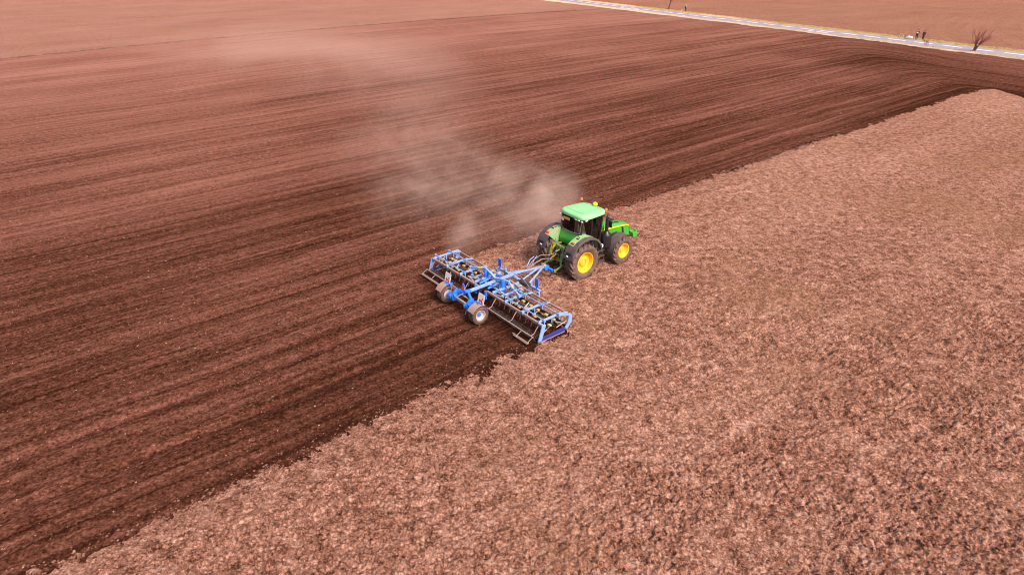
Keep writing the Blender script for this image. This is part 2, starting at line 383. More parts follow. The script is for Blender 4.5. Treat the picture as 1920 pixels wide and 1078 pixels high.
def soil_rough(name, cols, k=1., tint=(.30, .15, .07)):
    m = bpy.data.materials.new(name); t, N, L, b = nodes(m)
    tc = N.new('ShaderNodeTexCoord'); ob = tc.outputs['Object']
    at = N.new('ShaderNodeAttribute'); at.attribute_name = 'flow'; fl = at.outputs['Vector']
    big = noise(N, L, ob, .06, 4, .6); mid = noise(N, L, ob, 1.3, 5, .7); g = noise(N, L, ob, 10, 4, .65); g4 = noise(N, L, ob, 2.6, 4, .7); g2 = noise(N, L, ob, 24, 4, .75)
    vo = N.new('ShaderNodeTexVoronoi'); vo.inputs['Scale'].default_value = 11; vo.inputs['Randomness'].default_value = 1
    wv = N.new('ShaderNodeVectorMath'); wv.operation = 'ADD'; L.new(ob, wv.inputs[0])
    wn = N.new('ShaderNodeTexNoise'); wn.inputs['Scale'].default_value = 11; wn.inputs['Detail'].default_value = 3; L.new(ob, wn.inputs['Vector'])
    ws = N.new('ShaderNodeVectorMath'); ws.operation = 'SCALE'; ws.inputs['Scale'].default_value = .12; L.new(wn.outputs['Color'], ws.inputs[0]); L.new(ws.outputs[0], wv.inputs[1]); L.new(wv.outputs[0], vo.inputs['Vector'])
    vs_ = N.new('ShaderNodeSeparateColor'); L.new(vo.outputs['Color'], vs_.inputs[0])
    lanes = noise(N, L, fl, 1, 3, .6, (.30, .03, .03))
    v = mathn(N, L, 'MULTIPLY_ADD', mathn(N, L, 'SUBTRACT', big, .5), .32, .575)
    v = mathn(N, L, 'MULTIPLY_ADD', mathn(N, L, 'SUBTRACT', mid, .5), .6 * k, v)
    v = mathn(N, L, 'MULTIPLY_ADD', mathn(N, L, 'SUBTRACT', g, .5), 1.35 * k, v)
    v = mathn(N, L, 'MULTIPLY_ADD', mathn(N, L, 'SUBTRACT', g4, .5), 1.0 * k, v)
    v = mathn(N, L, 'MULTIPLY_ADD', mathn(N, L, 'SUBTRACT', g2, .5), 1.5 * k, v)
    v = mathn(N, L, 'MULTIPLY_ADD', mathn(N, L, 'SUBTRACT', lanes, .5), .3, v)
    v = mathn(N, L, 'MULTIPLY_ADD', mathn(N, L, 'SUBTRACT', .30, vo.outputs['Distance']), .34 * k, v)  # clod cells darken outwards: crease shade painted into the colour
    v = mathn(N, L, 'MULTIPLY_ADD', mathn(N, L, 'SUBTRACT', vs_.outputs[0], .5), .26 * k, v)
    dk = noise(N, L, ob, 5.5, 3, .6); v = mathn(N, L, 'MULTIPLY_ADD', maprange(N, L, dk, .57, .68), -.20 * k, v)  # dark specks painted for the small shadows among clods
    lt = noise(N, L, ob, 12.5, 3, .6); v = mathn(N, L, 'MULTIPLY_ADD', maprange(N, L, lt, .58, .67), .26 * k, v)
    dk2 = noise(N, L, ob, 2.1, 3, .6); v = mathn(N, L, 'MULTIPLY_ADD', maprange(N, L, dk2, .60, .70), -.14 * k, v)
    tk = N.new('ShaderNodeAttribute'); tk.attribute_name = 'track'; v = mathn(N, L, 'MULTIPLY_ADD', tk.outputs['Fac'], .30, v)
    col = ramp(N, L, v, cols)
    tn = maprange(N, L, noise(N, L, ob, .11, 3), .48, .75, 0, .35)
    col = mixc(N, L, tn, col, tint)
    L.new(col, b.inputs['Base Color']); b.inputs['Roughness'].default_value = .95; b.inputs['Specular IOR Level'].default_value = 0
    bp = N.new('ShaderNodeBump'); bp.inputs['Strength'].default_value = .9; bp.inputs['Distance'].default_value = .08
    L.new(mathn(N, L, 'ADD', g, g2), bp.inputs['Height']); L.new(bp.outputs[0], b.inputs['Normal'])
    return m

m_till = soil_tilled()
m_rough = soil_rough('stubble_clods', [(.04, (.068, .026, .0155)), (.32, (.220, .092, .058)), (.58, (.360, .167, .115)), (1., (.66, .385, .285))], 1.0)
m_side = soil_rough('dry_pale_soil', [(.1, (.16, .068, .048)), (.5, (.335, .155, .113)), (.9, (.46, .24, .18))], 1.1)
m_far = soil_rough('far_soil', [(.1, (.14, .056, .032)), (.5, (.29, .130, .085)), (.9, (.42, .21, .145))], 1.1)
ground_object('tilled_field', cf == 0, m_till)
ground_object('untilled_field', cf == 1, m_rough)
ground_object('pale_field', cf == 2, m_side)
ground_object('far_field', cf == 3, m_far)

# ------------------------------------------------------------------ road, markings and verges
def strip(name, fa, fb, s0, s1, z, ds, nacross, mat, wob=0., kind='structure', zn=0.):
    n = int((s1 - s0) / ds) + 1; vs = []; fs = []
    rng = random.Random(hash(name) % 1000 if False else len(name))
    for i in range(n):
        ss = s0 + (s1 - s0) * i / (n - 1); a = fa(ss) + rng.uniform(-wob, wob); b_ = fb(ss) + rng.uniform(-wob, wob)
        for k in range(nacross + 1):
            q = a + (b_ - a) * k / nacross; p = RD0 + RDD * ss + RDN * q
            edge_ = k in (0, nacross)
            vs.append((p[0], p[1], z + (rng.uniform(-zn, zn) if not edge_ else 0) - (.1 if edge_ and zn else 0)))
        if i:
            for k in range(nacross):
                a0 = (i - 1) * (nacross + 1) + k; fs.append((a0, a0 + 1, a0 + nacross + 2, a0 + nacross + 1))
    mb = MB(); mb.add(vs, fs); o = mb.build(name, mat)
    return tag(o, kind=kind)
def near_w(ss): return 4.5 + max(0, ss - 20) * .022 + .25 * math.sin(ss * .31) + (1.6 * math.exp(-((ss - 118) / 18) ** 2))
def soil_flat(name, cols, scale=1.2, fine=7):
    m = bpy.data.materials.new(name); t, N, L, b = nodes(m); tc = N.new('ShaderNodeTexCoord'); ob = tc.outputs['Object']
    v = mathn(N, L, 'MULTIPLY_ADD', noise(N, L, ob, fine, 4, .7), .5, mathn(N, L, 'MULTIPLY', noise(N, L, ob, scale * .25, 4, .7), .5))
    L.new(ramp(N, L, v, cols), b.inputs['Base Color']); b.inputs['Roughness'].default_value = .9; b.inputs['Specular IOR Level'].default_value = .2
    return m
m_verge = soil_flat('dry_grass_ground', [(.3, (.32, .20, .09)), (.5, (.55, .36, .19)), (.68, (.72, .50, .33))])
m_asph = soil_flat('asphalt_worn', [(.3, (.27, .225, .27)), (.7, (.36, .31, .36))], .3, 9)
m_mark = soil_flat('road_marking', [(.3, (.82, .78, .80)), (.7, (.90, .86, .88))], 1, 6)
m_vergen = soil_flat('trampled_verge', [(.3, (.40, .27, .19)), (.5, (.62, .45, .34)), (.68, (.78, .60, .48))])
strip('verge_ground', lambda q: 2.6, near_w, -140, 420, .02, 1.0, 3, m_vergen, .35, zn=.05)
strip('verge_ground', lambda q: -5.3 - max(0, q) * .004 + .3 * math.sin(q * .23), lambda q: -1.9, -140, 420, .02, 1.0, 4, m_verge, .3, zn=.05)
strip('road', lambda q: -2.3, lambda q: 3.25 + .1 * math.sin(q * .4), -140, 420, .06, 2., 1, m_asph, .04)
mk = MB()
q = -140.3
while q < 300:
    for a, b_ in ((q, q + 3.55),):
        vs = []
        for ss, rr_ in ((a, -.24), (b_, -.24), (b_, .24), (a, .24)):
            p = RD0 + RDD * ss + RDN * rr_; vs.append((p[0], p[1], .066))
        mk.add(vs, [(0, 1, 2, 3)])
    q += 5.35
for ss0, ss1, ra, rb in ((79.5, 82.5, 1.9, 2.5), (76, 79, 1.6, 2.4), (83.2, 85, 2.0, 2.5), (9.3, 12.0, 1.9, 2.4), (13.0, 14.2, 2.0, 2.5)):
    vs = []
    for ss, rr_ in ((ss0, ra), (ss1, ra), (ss1, rb), (ss0, rb)):
        p = RD0 + RDD * ss + RDN * rr_; vs.append((p[0], p[1], .066))
    mk.add(vs, [(0, 1, 2, 3)])
tag(mk.build('road_markings', m_mark), kind='structure')

def blades(name, spots, hmin, hmax, mat, label, seed=1, spread=.25, per=7, wdt=.03):
    rng = random.Random(seed); vs = []; fs = []
    for (x, y) in spots:
        for k in range(per):
            a = rng.uniform(0, 6.28); px, py = x + rng.gauss(0, spread), y + rng.gauss(0, spread); h = rng.uniform(hmin, hmax)
            dx, dy = math.cos(a) * wdt, math.sin(a) * wdt; lx, ly = rng.gauss(0, .35) * h, rng.gauss(0, .35) * h
            b0 = len(vs); vs += [(px - dx, py - dy, 0), (px + dx, py + dy, 0), (px + lx * .4 + dx * .7, py + ly * .4 + dy * .7, h * .6), (px + lx, py + ly, h)]
            fs += [(b0, b0 + 1, b0 + 2), (b0, b0 + 2, b0 + 3)]
    mb = MB(); mb.v = vs; mb.f = fs
    o = mb.build(name, mat, smooth=False); return tag(o, label, None, None, 'stuff')
rng = random.Random(3)
def vspots(n, f0, f1, s0=-75, s1=170):
    out = []
    for _ in range(n):
        ss = rng.uniform(s0, s1); a, b_ = f0(ss), f1(ss); rr_ = rng.uniform(a, b_); p = RD0 + RDD * ss + RDN * rr_; out.append((p[0], p[1]))
    return out
m_dry = paint('dry_grass', (.64, .50, .30), .8, dust=.6, dustcol=(.76, .58, .42), scale=.5)
m_grn = paint('verge_grass_green', (.33, .31, .05), .8, dust=.5, dustcol=(.50, .40, .10), scale=.4)
blades('grass', vspots(2600, lambda q: 3.3, near_w) + vspots(3600, lambda q: -5.2, lambda q: -2.2), .08, .30, m_dry, 'pale dry grass along both verges of the road')
blades('grass', vspots(500, lambda q: -5.0, lambda q: -2.8, 55, 85) + vspots(1000, lambda q: -5.0, lambda q: -2.6, -40, 40), .10, .32, m_grn, 'greener grass patches on the far road verge', 2)
# ragged tufts on the boundary of the pale field
sp = []
for k in range(700):
    u_ = rng.uniform(-10, 140); 
    t_ = 149.0
    for _ in range(6): t_ = 149 + min(1, max(0, (t_ - 30) / 120)) ** 2 * (3 - 2 * min(1, max(0, (t_ - 30) / 120))) * (-6.5 + .19 * u_ - .00118 * u_ * u_)
    p = eu * u_ + ev * (t_ + rng.gauss(0, .25)); sp.append((p[0], p[1]))
m_tuft = paint('boundary_tufts', (.10, .055, .03), .9, dust=.5, dustcol=(.35, .2, .13), scale=.4)
blades('weeds', sp, .08, .3, m_tuft, 'thin ragged line of dry weeds where the pale field begins', 4, .2, 6, .05)

# small stones and clods lying loose on the worked soil
def lumps(name, n, pick, r0, r1, mat, label, seed):
    rg = np.random.default_rng(seed); mb = MB()
    base = [Vector(v) for v in ((1, 0, 0), (-1, 0, 0), (0, 1, 0), (0, -1, 0), (0, 0, 1), (0, 0, -1))]
    F8 = [(0, 2, 4), (2, 1, 4), (1, 3, 4), (3, 0, 4), (2, 0, 5), (1, 2, 5), (3, 1, 5), (0, 3, 5)]
    k = 0
    while k < n:
        x, y = pick(rg)
        a = np.array([x]); b_ = np.array([y])
        j = int(np.searchsorted(Ys, y)); i = int(np.searchsorted(X[j], x))
        if i <= 0 or i >= nx: continue
        k += 1; z = float(Hh[j, i]); rr_ = rg.uniform(r0, r1) * (1 + max(0, y - 30) / 60); sq = rg.uniform(.6, 1.3, 6)
        cs, sn = math.cos(k), math.sin(k)
        b0 = len(mb.v)
        for q_, v in enumerate(base):
            w_ = v * rr_ * sq[q_]; mb.v.append((x + w_.x * cs - w_.y * sn, y + w_.x * sn + w_.y * cs, z + w_.z * .7 + rr_ * .2))
        mb.f += [tuple(b0 + t for t in f_) for f_ in F8]
    me = bpy.data.meshes.new(name); me.from_pydata(mb.v, [], mb.f); me.materials.append(mat)
    o = bpy.data.objects.new(name, me); C.objects.link(o); return tag(o, label, None, None, 'stuff')
def pick_t(rg):
    while True:
        y = 10 + 60 * rg.random() ** 1.6; x = rg.uniform(-1, 1) * (8 + .9 * y); v = x * ev[0] + y * ev[1]; u_ = x * eu[0] + y * eu[1]
        if v > (18.6 if u_ < 15 else 28.3): return x, y
def pick_u(rg):
    while True:
        y = 10 + 40 * rg.random() ** 1.5; x = rg.uniform(-.6, 1) * (8 + .9 * y); v = x * ev[0] + y * ev[1]; u_ = x * eu[0] + y * eu[1]
        if v < (18.2 if u_ < 16 else 27.5) and not (-7.2 < (x - TX) * eu[0] + (y - TY) * eu[1] < 5 and abs((x - TX) * ev[0] + (y - TY) * ev[1]) < 5): return x, y
def pick_e(rg):
    u_ = rg.uniform(-8, 60); v = (18.25 if u_ < 17 else 27.9) + rg.normal(-.15, .32); return u_ * eu[0] + v * ev[0], u_ * eu[1] + v * ev[1]
m_stone = paint('pale_stone', (.42, .26, .17), .9, dust=.4, dustcol=(.5, .33, .25), scale=.7)
m_clodd = paint('moist_clod', (.12, .05, .033), .95, dust=.8, dustcol=(.30, .135, .095), scale=.9)
m_clod = paint('dry_clod', (.24, .10, .062), .95, dust=.8, dustcol=(.40, .20, .145), scale=.9)
lumps('pebbles', 1500, pick_t, .010, .032, m_stone, 'small pale stones strewn over the tilled soil', 1)
lumps('dirt', 3000, pick_e, .015, .055, m_clodd, 'loose dry clods along the ragged edge of the tilled soil', 3)
lumps('dirt', 9000, pick_u, .02, .055, m_clod, 'loose dry clods lying on the untilled ground', 2)

# ------------------------------------------------------------------ wheels
def ribbon(path, th):
    """closed outline of a bent sheet following path (x,z)"""
    out = []; inn = []
    for i, p in enumerate(path):
        a = path[max(i - 1, 0)]; b_ = path[min(i + 1, len(path) - 1)]
        dx, dz = b_[0] - a[0], b_[1] - a[1]; l = math.hypot(dx, dz); nx_, nz = -dz / l, dx / l
        out.append((p[0], p[1])); inn.append((p[0] - nx_ * th, p[1] - nz * th))
    return out, inn
def sheet(mb, path, th, y0, y1):
    o_, i_ = ribbon(path, th)
    for k in range(len(path) - 1):
        vs = []
        for y in (y0, y1): vs += [(o_[k][0], y, o_[k][1]), (o_[k + 1][0], y, o_[k + 1][1]), (i_[k + 1][0], y, i_[k + 1][1]), (i_[k][0], y, i_[k][1])]
    vs = []; n = len(path)
    for y in (y0, y1):
        vs += [(a, y, b_) for a, b_ in o_] + [(a, y, b_) for a, b_ in i_]
    fs = []
    for k in range(n - 1):
        fs += [(k, k + 1, 2 * n + k + 1, 2 * n + k), (n + k, 3 * n + k, 3 * n + k + 1, n + k + 1),
               (k, n + k, n + k + 1, k + 1), (2 * n + k, 2 * n + k + 1, 3 * n + k + 1, 3 * n + k)]
    fs += [(0, 2 * n, 3 * n, n), (n - 1, 2 * n - 1, 4 * n - 1, 3 * n - 1)]
    mb.add(vs, fs)

def wheel(parent, x, yc, z, Rt, wd_, Rr, side, lugs, rim_mat, kind='big'):
    """side=+1: outer face towards +y"""
    e = bpy.data.objects.new('wheel', None); C.objects.link(e); e.parent = parent; e.location = (x, yc, z)
    h = wd_ / 2; sh = Rt - (.085 if lugs else .03)
    prof = [(Rr - .02, -h * .62), (Rr + .03, -h * .80), (Rr + (Rt - Rr) * .45, -h * 1.0), (sh - .10, -h * .98), (sh - .02, -h * .86), (sh, -h * .5), (sh + .01, 0),
            (sh, h * .5), (sh - .02, h * .86), (sh - .10, h * .98), (Rr + (Rt - Rr) * .45, h * 1.0), (Rr + .03, h * .80), (Rr - .02, h * .62)]
    t = MB(); t.lathe(prof, n=56)
    if lugs:
        for i in range(lugs):
            for sg in (-1, 1):
                th0 = 2 * math.pi * (i + (.5 if sg > 0 else 0)) / lugs; dth = .36 * 1.0 / Rt
                pts = [(0.02, Rt, 0), (.5, Rt, .5), (.90, Rt - .03, 1.), (1.03, Rt - .20, 1.14)]
                vs = []
                for f_, rr_, tt in pts:
                    for dw in (-.5, .5):
                        for top in (0, 1):
                            a = th0 + dth * tt + dw * (.085 if f_ < 1 else .07) / Rt
                            rad = rr_ if top else rr_ - .10
                            vs.append((rad * math.cos(a), sg * h * f_ * (1.0 if top else .97), rad * math.sin(a)))
                fs = []
                for k in range(3):
                    b_ = k * 4
                    fs += [(b_, b_ + 4, b_ + 5, b_ + 1), (b_ + 2, b_ + 3, b_ + 7, b_ + 6), (b_ + 1, b_ + 5, b_ + 7, b_ + 3)]
                fs += [(0, 1, 3, 2), (12, 14, 15, 13)]
                t.add(vs, fs)
    else:
        for i in range(48):
            for q_ in (-.75, -.45, -.15, .15, .45, .75):
                a = 2 * math.pi * (i + (.5 if int(q_ * 10) % 2 else 0)) / 48
                rr_ = Rt - .012 - .03 * abs(q_) ** 4
                rot = Matrix(((-math.sin(a), 0, math.cos(a)), (0, 1, 0), (math.cos(a), 0, math.sin(a)))).transposed()
                t.box((rr_ * math.cos(a), q_ * h, rr_ * math.sin(a)), (.036, h * .22, .03), Matrix(((-math.sin(a), 0, math.cos(a)), (0, 1, 0), (math.cos(a), 0, math.sin(a)))))
    t.build('tyre', MT['rubber'], e)
    s_ = side; m = MB()
    if kind == 'rear':
        prof = [(Rr + .015, h * .72), (Rr + .015, h * .82), (Rr - .02, h * .80), (Rr - .05, h * .55), (Rr - .07, h * .18), (.40, h * .10), (.27, h * .22), (.23, h * .46), (.15, h * .50), (.13, h * .36), (.05, h * .36), (.001, h * .36)]
    elif kind == 'front':
        prof = [(Rr + .015, h * .76), (Rr + .015, h * .86), (Rr - .02, h * .84), (Rr - .05, h * .5), (.30, h * .12), (.20, h * .10), (.15, h * .28), (.10, h * .30), (.001, h * .30)]
    else:
        prof = [(Rr + .012, h * .72), (Rr + .012, h * .84), (Rr - .015, h * .82), (Rr - .035, h * .4), (.15, h * .15), (.001, h * .15)]
    prof = [(a, b_ * s_) for a, b_ in prof] + [(.001, -h * .5 * s_), (Rr - .03, -h * .5 * s_), (Rr - .01, -h * .7 * s_)]
    m.lathe(prof, n=48)
    if kind == 'rear':
        for k in range(10):
            a = 2 * math.pi * k / 10; m.sphere((.33 * math.cos(a), h * .20 * s_, .33 * math.sin(a)), .028, n=6, m=4)
        for k in range(8):
            a = 2 * math.pi * k / 8; m.sphere((.19 * math.cos(a), h * .50 * s_, .19 * math.sin(a)), .02, n=6, m=4)
    m.build('rim', rim_mat, e)
    if kind != 'small':
        hb = MB(); hb.lathe([(.12, h * (.37 if kind == 'rear' else .31) * s_), (.11, h * .44 * s_), (.05, h * .46 * s_), (.001, h * .46 * s_)], n=20); hb.build('hub', MT['clamp'] if kind == 'rear' else MT['yellow'], e)
    else:
        hb = MB(); hb.lathe([(.10, h * .16 * s_), (.09, h * .5 * s_), (.04, h * .55 * s_), (.001, h * .55 * s_)], n=16); hb.build('hub', MT['blue'], e)
    e.rotation_euler = (0, random.uniform(0, 1), 0)
    return e

# ------------------------------------------------------------------ tractor (x forward, y left, origin under the rear axle)
T = empty('tractor', (TX, TY, 0), HEAD, 'green tractor with yellow wheel rims pulling the wide blue cultivator', 'tractor')
wheel(T, 0, -1.055, .98, 1.05, .70, .57, -1, 18, MT['yellow'], 'rear'); wheel(T, 0, 1.055, .98, 1.05, .70, .57, 1, 18, MT['yellow'], 'rear')
wheel(T, 3.05, -1.03, .78, .81, .60, .42, -1, 16, MT['yellow'], 'front'); wheel(T, 3.05, 1.03, .78, .81, .60, .42, 1, 16, MT['yellow'], 'front')
m = MB(); m.box((1.0, 0, .98), (3.0, .56, .62)); m.box((3.3, 0, .95), (2.0, .42, .55)); m.tube([(0, -.80, .98), (0, .80, .98)], .17, 12); m.tube([(0, .45, .98), (0, .80, .98)], .40, 20); m.tube([(0, -.45, .98), (0, -.80, .98)], .40, 20); m.box((0, 0, 1.25), (.9, .7, .5))
m.bar((3.05, -.8, .76), (3.05, .8, .76), .16, .2); m.box((4.3, 0, 1.0), (.5, .44, .3)); m.box((-.45, 0, 1.05), (.25, .55, .7)); m.build('chassis', MT['dark'], T, .02)
for sg in (-1, 1):
    m = MB(); m.box((1.35, sg * .62, .92), (1.1, .40, .55)); m.build('fuel_tank', MT['black'], T, .06)
# hood
st = [(1.75, .47, 2.22, 1.92), (2.4, .47, 2.19, 1.90), (3.0, .46, 2.13, 1.86), (3.6, .44, 2.03, 1.80), (4.1, .41, 1.91, 1.72), (4.38, .37, 1.80, 1.62), (4.50, .31, 1.66, 1.54)]
vs = []; fs = []
for x, hw, zt, zb in st:
    ring = [(-hw, zb), (-hw, zb + (zt - zb) * .55), (-hw * .86, zt - .05), (-hw * .5, zt - .005), (0, zt), (hw * .5, zt - .005), (hw * .86, zt - .05), (hw, zb + (zt - zb) * .55), (hw, zb)]
    vs += [(x, a, b_) for a, b_ in ring]
for i in range(len(st) - 1):
    for k in range(8): fs.append((i * 9 + k, i * 9 + k + 1, (i + 1) * 9 + k + 1, (i + 1) * 9 + k))
    fs.append((i * 9 + 8, i * 9, (i + 1) * 9, (i + 1) * 9 + 8))
fs.append(tuple(range(8, -1, -1))); fs.append(tuple((len(st) - 1) * 9 + k for k in range(9)))
m = MB(); m.add(vs, fs); hood = m.build('hood', MT['green'], T)
for sg in (-1, 1):
    m = MB()
    pts = [(x, hw + .006, zb) for x, hw, zt, zb in st[:6]]
    vs = []; fs = []
    for x, hw, zt, zb in st[:6]:
        hh = .10 - .03 * (x - 1.75) / 2.7
        vs += [(x, sg * (hw - .01), zb + .035), (x, sg * (hw + .012), zb + .035), (x, sg * (hw + .012), zb + .035 + hh), (x, sg * (hw - .01), zb + .035 + hh)]
    for i in range(5):
        for k in range(4): fs.append((i * 4 + k, i * 4 + (k + 1) % 4, (i + 1) * 4 + (k + 1) % 4, (i + 1) * 4 + k))
    fs += [(0, 1, 2, 3), (20, 21, 22, 23)]
    m.add(vs, fs); m.build('stripe', MT['stripe'], hood)
    # side panels of the engine bay with the arch over the front wheel
    m = MB(); m.prism([(3.86, 1.765), (4.32, 1.64), (4.40, 1.12), (3.98, 1.12)], sg * .36, sg * .415); m.build('side_panel', MT['green'], T, .01)
    m = MB(); m.prism([(2.2, 1.90), (2.95, 1.865), (3.68, 1.79), (3.80, 1.30), (3.72, 1.12), (3.60, 1.38), (3.32, 1.58), (3.0, 1.62), (2.7, 1.55), (2.5, 1.35), (2.2, 1.3)], sg * .36, sg * .43); m.build('side_panel', MT['green'], T, .01)
    m = MB(); m.prism([(3.70, 1.77), (3.85, 1.75), (3.97, 1.15), (3.80, 1.15)], sg * .33, sg * .38)
    for k in range(5): m.box((3.83 + k * .01, sg * .385, 1.68 - k * .12), (.12, .02, .03))
    m.build('side_grille', MT['black'], T)
m = MB()
for x, y in ((3.15, .18), (3.5, .18), (3.15, -.18), (3.5, -.18)):
    m.box((x, y, 2.108 - (x - 3.15) * .16), (.24, .16, .02), Matrix.Rotation(R(9), 3, 'Y'))
m.build('vent', MT['black'], hood)
m = MB(); m.box((4.42, 0, 1.33), (.16, .66, .52)); 
for k in range(6): m.box((4.51, 0, 1.13 + k * .08), (.02, .6, .02))
m.build('front_grille', MT['black'], T, .02)
for sg in (-1, 1):
    m = MB(); m.box((4.49, sg * .2, 1.52), (.08, .2, .09)); m.build('headlight', MT['lamp'], T, .02)
m = MB(); m.box((4.62, 0, .95), (.3, .5, .2)); m.build('front_support', MT['dark'], T, .02)
m = MB()
m.box((4.93, 0, .97), (.36, .86, .30)); m.box((4.86, 0, 1.15), (.30, .5, .08)); m.box((5.1, .25, 1.0), (.10, .22, .42)); m.box((5.1, -.25, 1.0), (.10, .22, .42))
m.build('front_weight', MT['green'], T, .03)
# engine inside the arches
m = MB(); m.box((3.0, 0, 1.42), (1.9, .60, .72)); m.tube([(2.5, -.34, 1.5), (3.5, -.34, 1.55)], .07, 8); m.tube([(2.5, .34, 1.5), (3.5, .34, 1.55)], .07, 8); m.build('engine', MT['dark'], T, .03)
# cab
cb = (-.0, 0, 0)
m = MB(); m.prism([(.12, 1.50), (1.62, 1.50), (1.72, 1.72), (1.55, 1.76), (.12, 1.76)], -.74, .74); m.build('cab_floor', MT['greyin'], T, .02)
m = MB(); m.prism([(-.02, 1.55), (.18, 1.55), (.22, 2.33), (.10, 2.36), (-.10, 1.95), (-.12, 1.8)], -.66, .66); m.build('rear_panel', MT['green'], T, .03)
m = MB()
for sg in (-1, 1):
    m.bar((.14, sg * .76, 2.30), (.24, sg * .78, 3.2), .09, .09)
    m.bar((.85, sg * .84, 1.72), (.88, sg * .82, 3.2), .06, .06)
    m.bar((1.60, sg * .72, 1.62), (1.78, sg * .68, 3.2), .11, .12)
    m.bar((.20, sg * .78, 3.15), (1.8, sg * .7, 3.15), .09, .10); m.bar((.12, sg * .76, 2.32), (.55, sg * .82, 1.95), .07, .07); m.bar((.55, sg * .82, 1.95), (1.62, sg * .74, 1.72), .06, .06)
m.bar((.22, -.78, 3.15), (.22, .78, 3.15), .08, .10); m.bar((1.78, -.68, 3.15), (1.78, .68, 3.15), .08, .10); m.bar((.10, -.76, 2.34), (.10, .76, 2.34), .07, .06)
m.build('cab_frame', MT['black'], T, .012)
def pane(name, q_, n=(0, 0, 1), th=.012, mat='glass'):
    m = MB(); vs = [Vector(v) for v in q_]; nn = (vs[1] - vs[0]).cross(vs[2] - vs[0]).normalized() * th
    k = len(vs); m.add([v for v in vs] + [v + nn for v in vs], [tuple(range(k)), tuple(range(2 * k - 1, k - 1, -1))] + [(i, i + k, (i + 1) % k + k, (i + 1) % k) for i in range(k)])
    return m.build(name, MT[mat], T, smooth=False)
# bowed rear window of three facets, one pane
m = MB(); yy = [-.74, -.5, -.2, .2, .5, .74]; xb = [.10, .05, .02, .02, .05, .10]; vs = []
for y, x in zip(yy, xb): vs += [(x, y, 2.36), (x + .10, y * 1.02, 3.13), (x + .115, y * 1.02, 3.13), (x + .015, y, 2.36)]
fs = []
for i in range(5):
    for k in range(4): fs.append((i * 4 + k, i * 4 + (k + 1) % 4, (i + 1) * 4 + (k + 1) % 4, (i + 1) * 4 + k))
fs += [(0, 1, 2, 3), (20, 21, 22, 23)]
m.add(vs, fs); rw = m.build('rear_window', MT['glass'], T)
m = MB()
m.tube([(.09, -.72, 2.42), (.02, -.5, 2.38), (-.01, 0, 2.37), (.02, .5, 2.38), (.09, .72, 2.42), (.19, .74, 3.08)], .014, 6); m.tube([(.09, -.72, 2.42), (.19, -.74, 3.08)], .014, 6)
m.build('window_frame', MT['rust'], rw)
for sg in (-1, 1):
    pane('side_window', [(.17, sg * .79, 2.32), (.55, sg * .835, 1.98), (.84, sg * .85, 1.9), (.86, sg * .83, 3.12), (.25, sg * .79, 3.12)])
    d = pane('door_window', [(.89, sg * .84, 1.86), (1.58, sg * .745, 1.74), (1.74, sg * .70, 3.12), (.91, sg * .82, 3.12)])
pane('windscreen', [(1.64, -.66, 1.95), (1.64, .66, 1.95), (1.80, .63, 3.1), (1.80, -.63, 3.1)])
m = MB(); m.box((.72, 0, 1.98), (.5, .52, .16)); m.box((.48, 0, 2.40), (.14, .50, .76), Matrix.Rotation(R(-8), 3, 'Y')); m.box((.44, 0, 2.86), (.10, .28, .18)); m.box((.74, .3, 2.18), (.36, .08, .06)); m.box((.74, -.32, 2.2), (.42, .12, .08)); m.box((.72, 0, 1.83), (.3, .3, .2)); m.build('seat', MT['seat'], T, .04)
m = MB(); m.tube([(1.5, 0, 1.75), (1.28, 0, 2.32)], .05, 8); m.lathe([(.19, -.012), (.205, 0), (.19, .012), (.175, 0)], (0, 0, 0), 'z', 20, True)
n0 = len(m.v) - 80
for i in range(n0, len(m.v)):
    v = Matrix.Rotation(R(-30), 3, 'Y') @ Vector(m.v[i]); m.v[i] = tuple(v + Vector((1.27, 0, 2.36)))
m.box((1.52, 0, 2.02), (.16, .5, .4)); m.build('steering_wheel', MT['greyin'], T)
m = MB(); m.box((.85, -.48, 2.0), (.5, .2, .3)); m.box((.75, .60, 1.95), (.7, .16, .35)); m.box((1.1, -.60, 2.55), (.04, .26, .2)); m.bar((1.05, -.6, 2.3), (1.1, -.6, 2.5), .03); m.box((.35, .45, 2.2), (.2, .3, .3)); m.tube([(.3, -.3, 2.35), (.36, -.34, 2.75)], .02, 6); m.tube([(.3, .15, 2.35), (.36, .1, 2.8)], .02, 6); m.build('console', MT['greyin'], T, .02)
m = MB(); m.box((1.35, -.55, 2.15), (.05, .32, .12)); m.box((1.2, -.5, 1.82), (.4, .3, .05)); m.build('display', MT['lamp'], T, .01)
# roof
def sup(a, b_, n=44, e=4.2, cx=1.03, bow=.06):
    out = []
    for i in range(n):
        t = 2 * math.pi * i / n; c_, s_ = math.cos(t), math.sin(t)
        x = a * math.copysign(abs(c_) ** (2 / e), c_); y = b_ * math.copysign(abs(s_) ** (2 / e), s_)
        y *= 1 - .05 * (x / a)
        out.append((cx + x, y))
    return out
m = MB(); lay = [(3.15, .93), (3.18, .985), (3.24, 1.0), (3.31, .99), (3.36, .95), (3.39, .86), (3.40, .60), (3.405, .3)]
vs = []; 
for z, k in lay: vs += [(x, y, z - .03 * (x - 1.03) * (1 if z > 3.2 else .3)) for x, y in sup(1.0 * k, .97 * k)]
fs = []
for i in range(len(lay) - 1):
    for k in range(44): fs.append((i * 44 + k, i * 44 + (k + 1) % 44, (i + 1) * 44 + (k + 1) % 44, (i + 1) * 44 + k))
fs += [tuple(range(44)), tuple((len(lay) - 1) * 44 + k for k in range(44))]
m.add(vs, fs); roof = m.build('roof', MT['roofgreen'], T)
m = MB()
ty_ = lambda x: 3.421 - .03 * (x - 1.03)
for y in (-.62, -.42, .42, .62): m.bar((.42, y, ty_(.42) - .016), (1.72, y * .97, ty_(1.72) - .016), .034, .018)
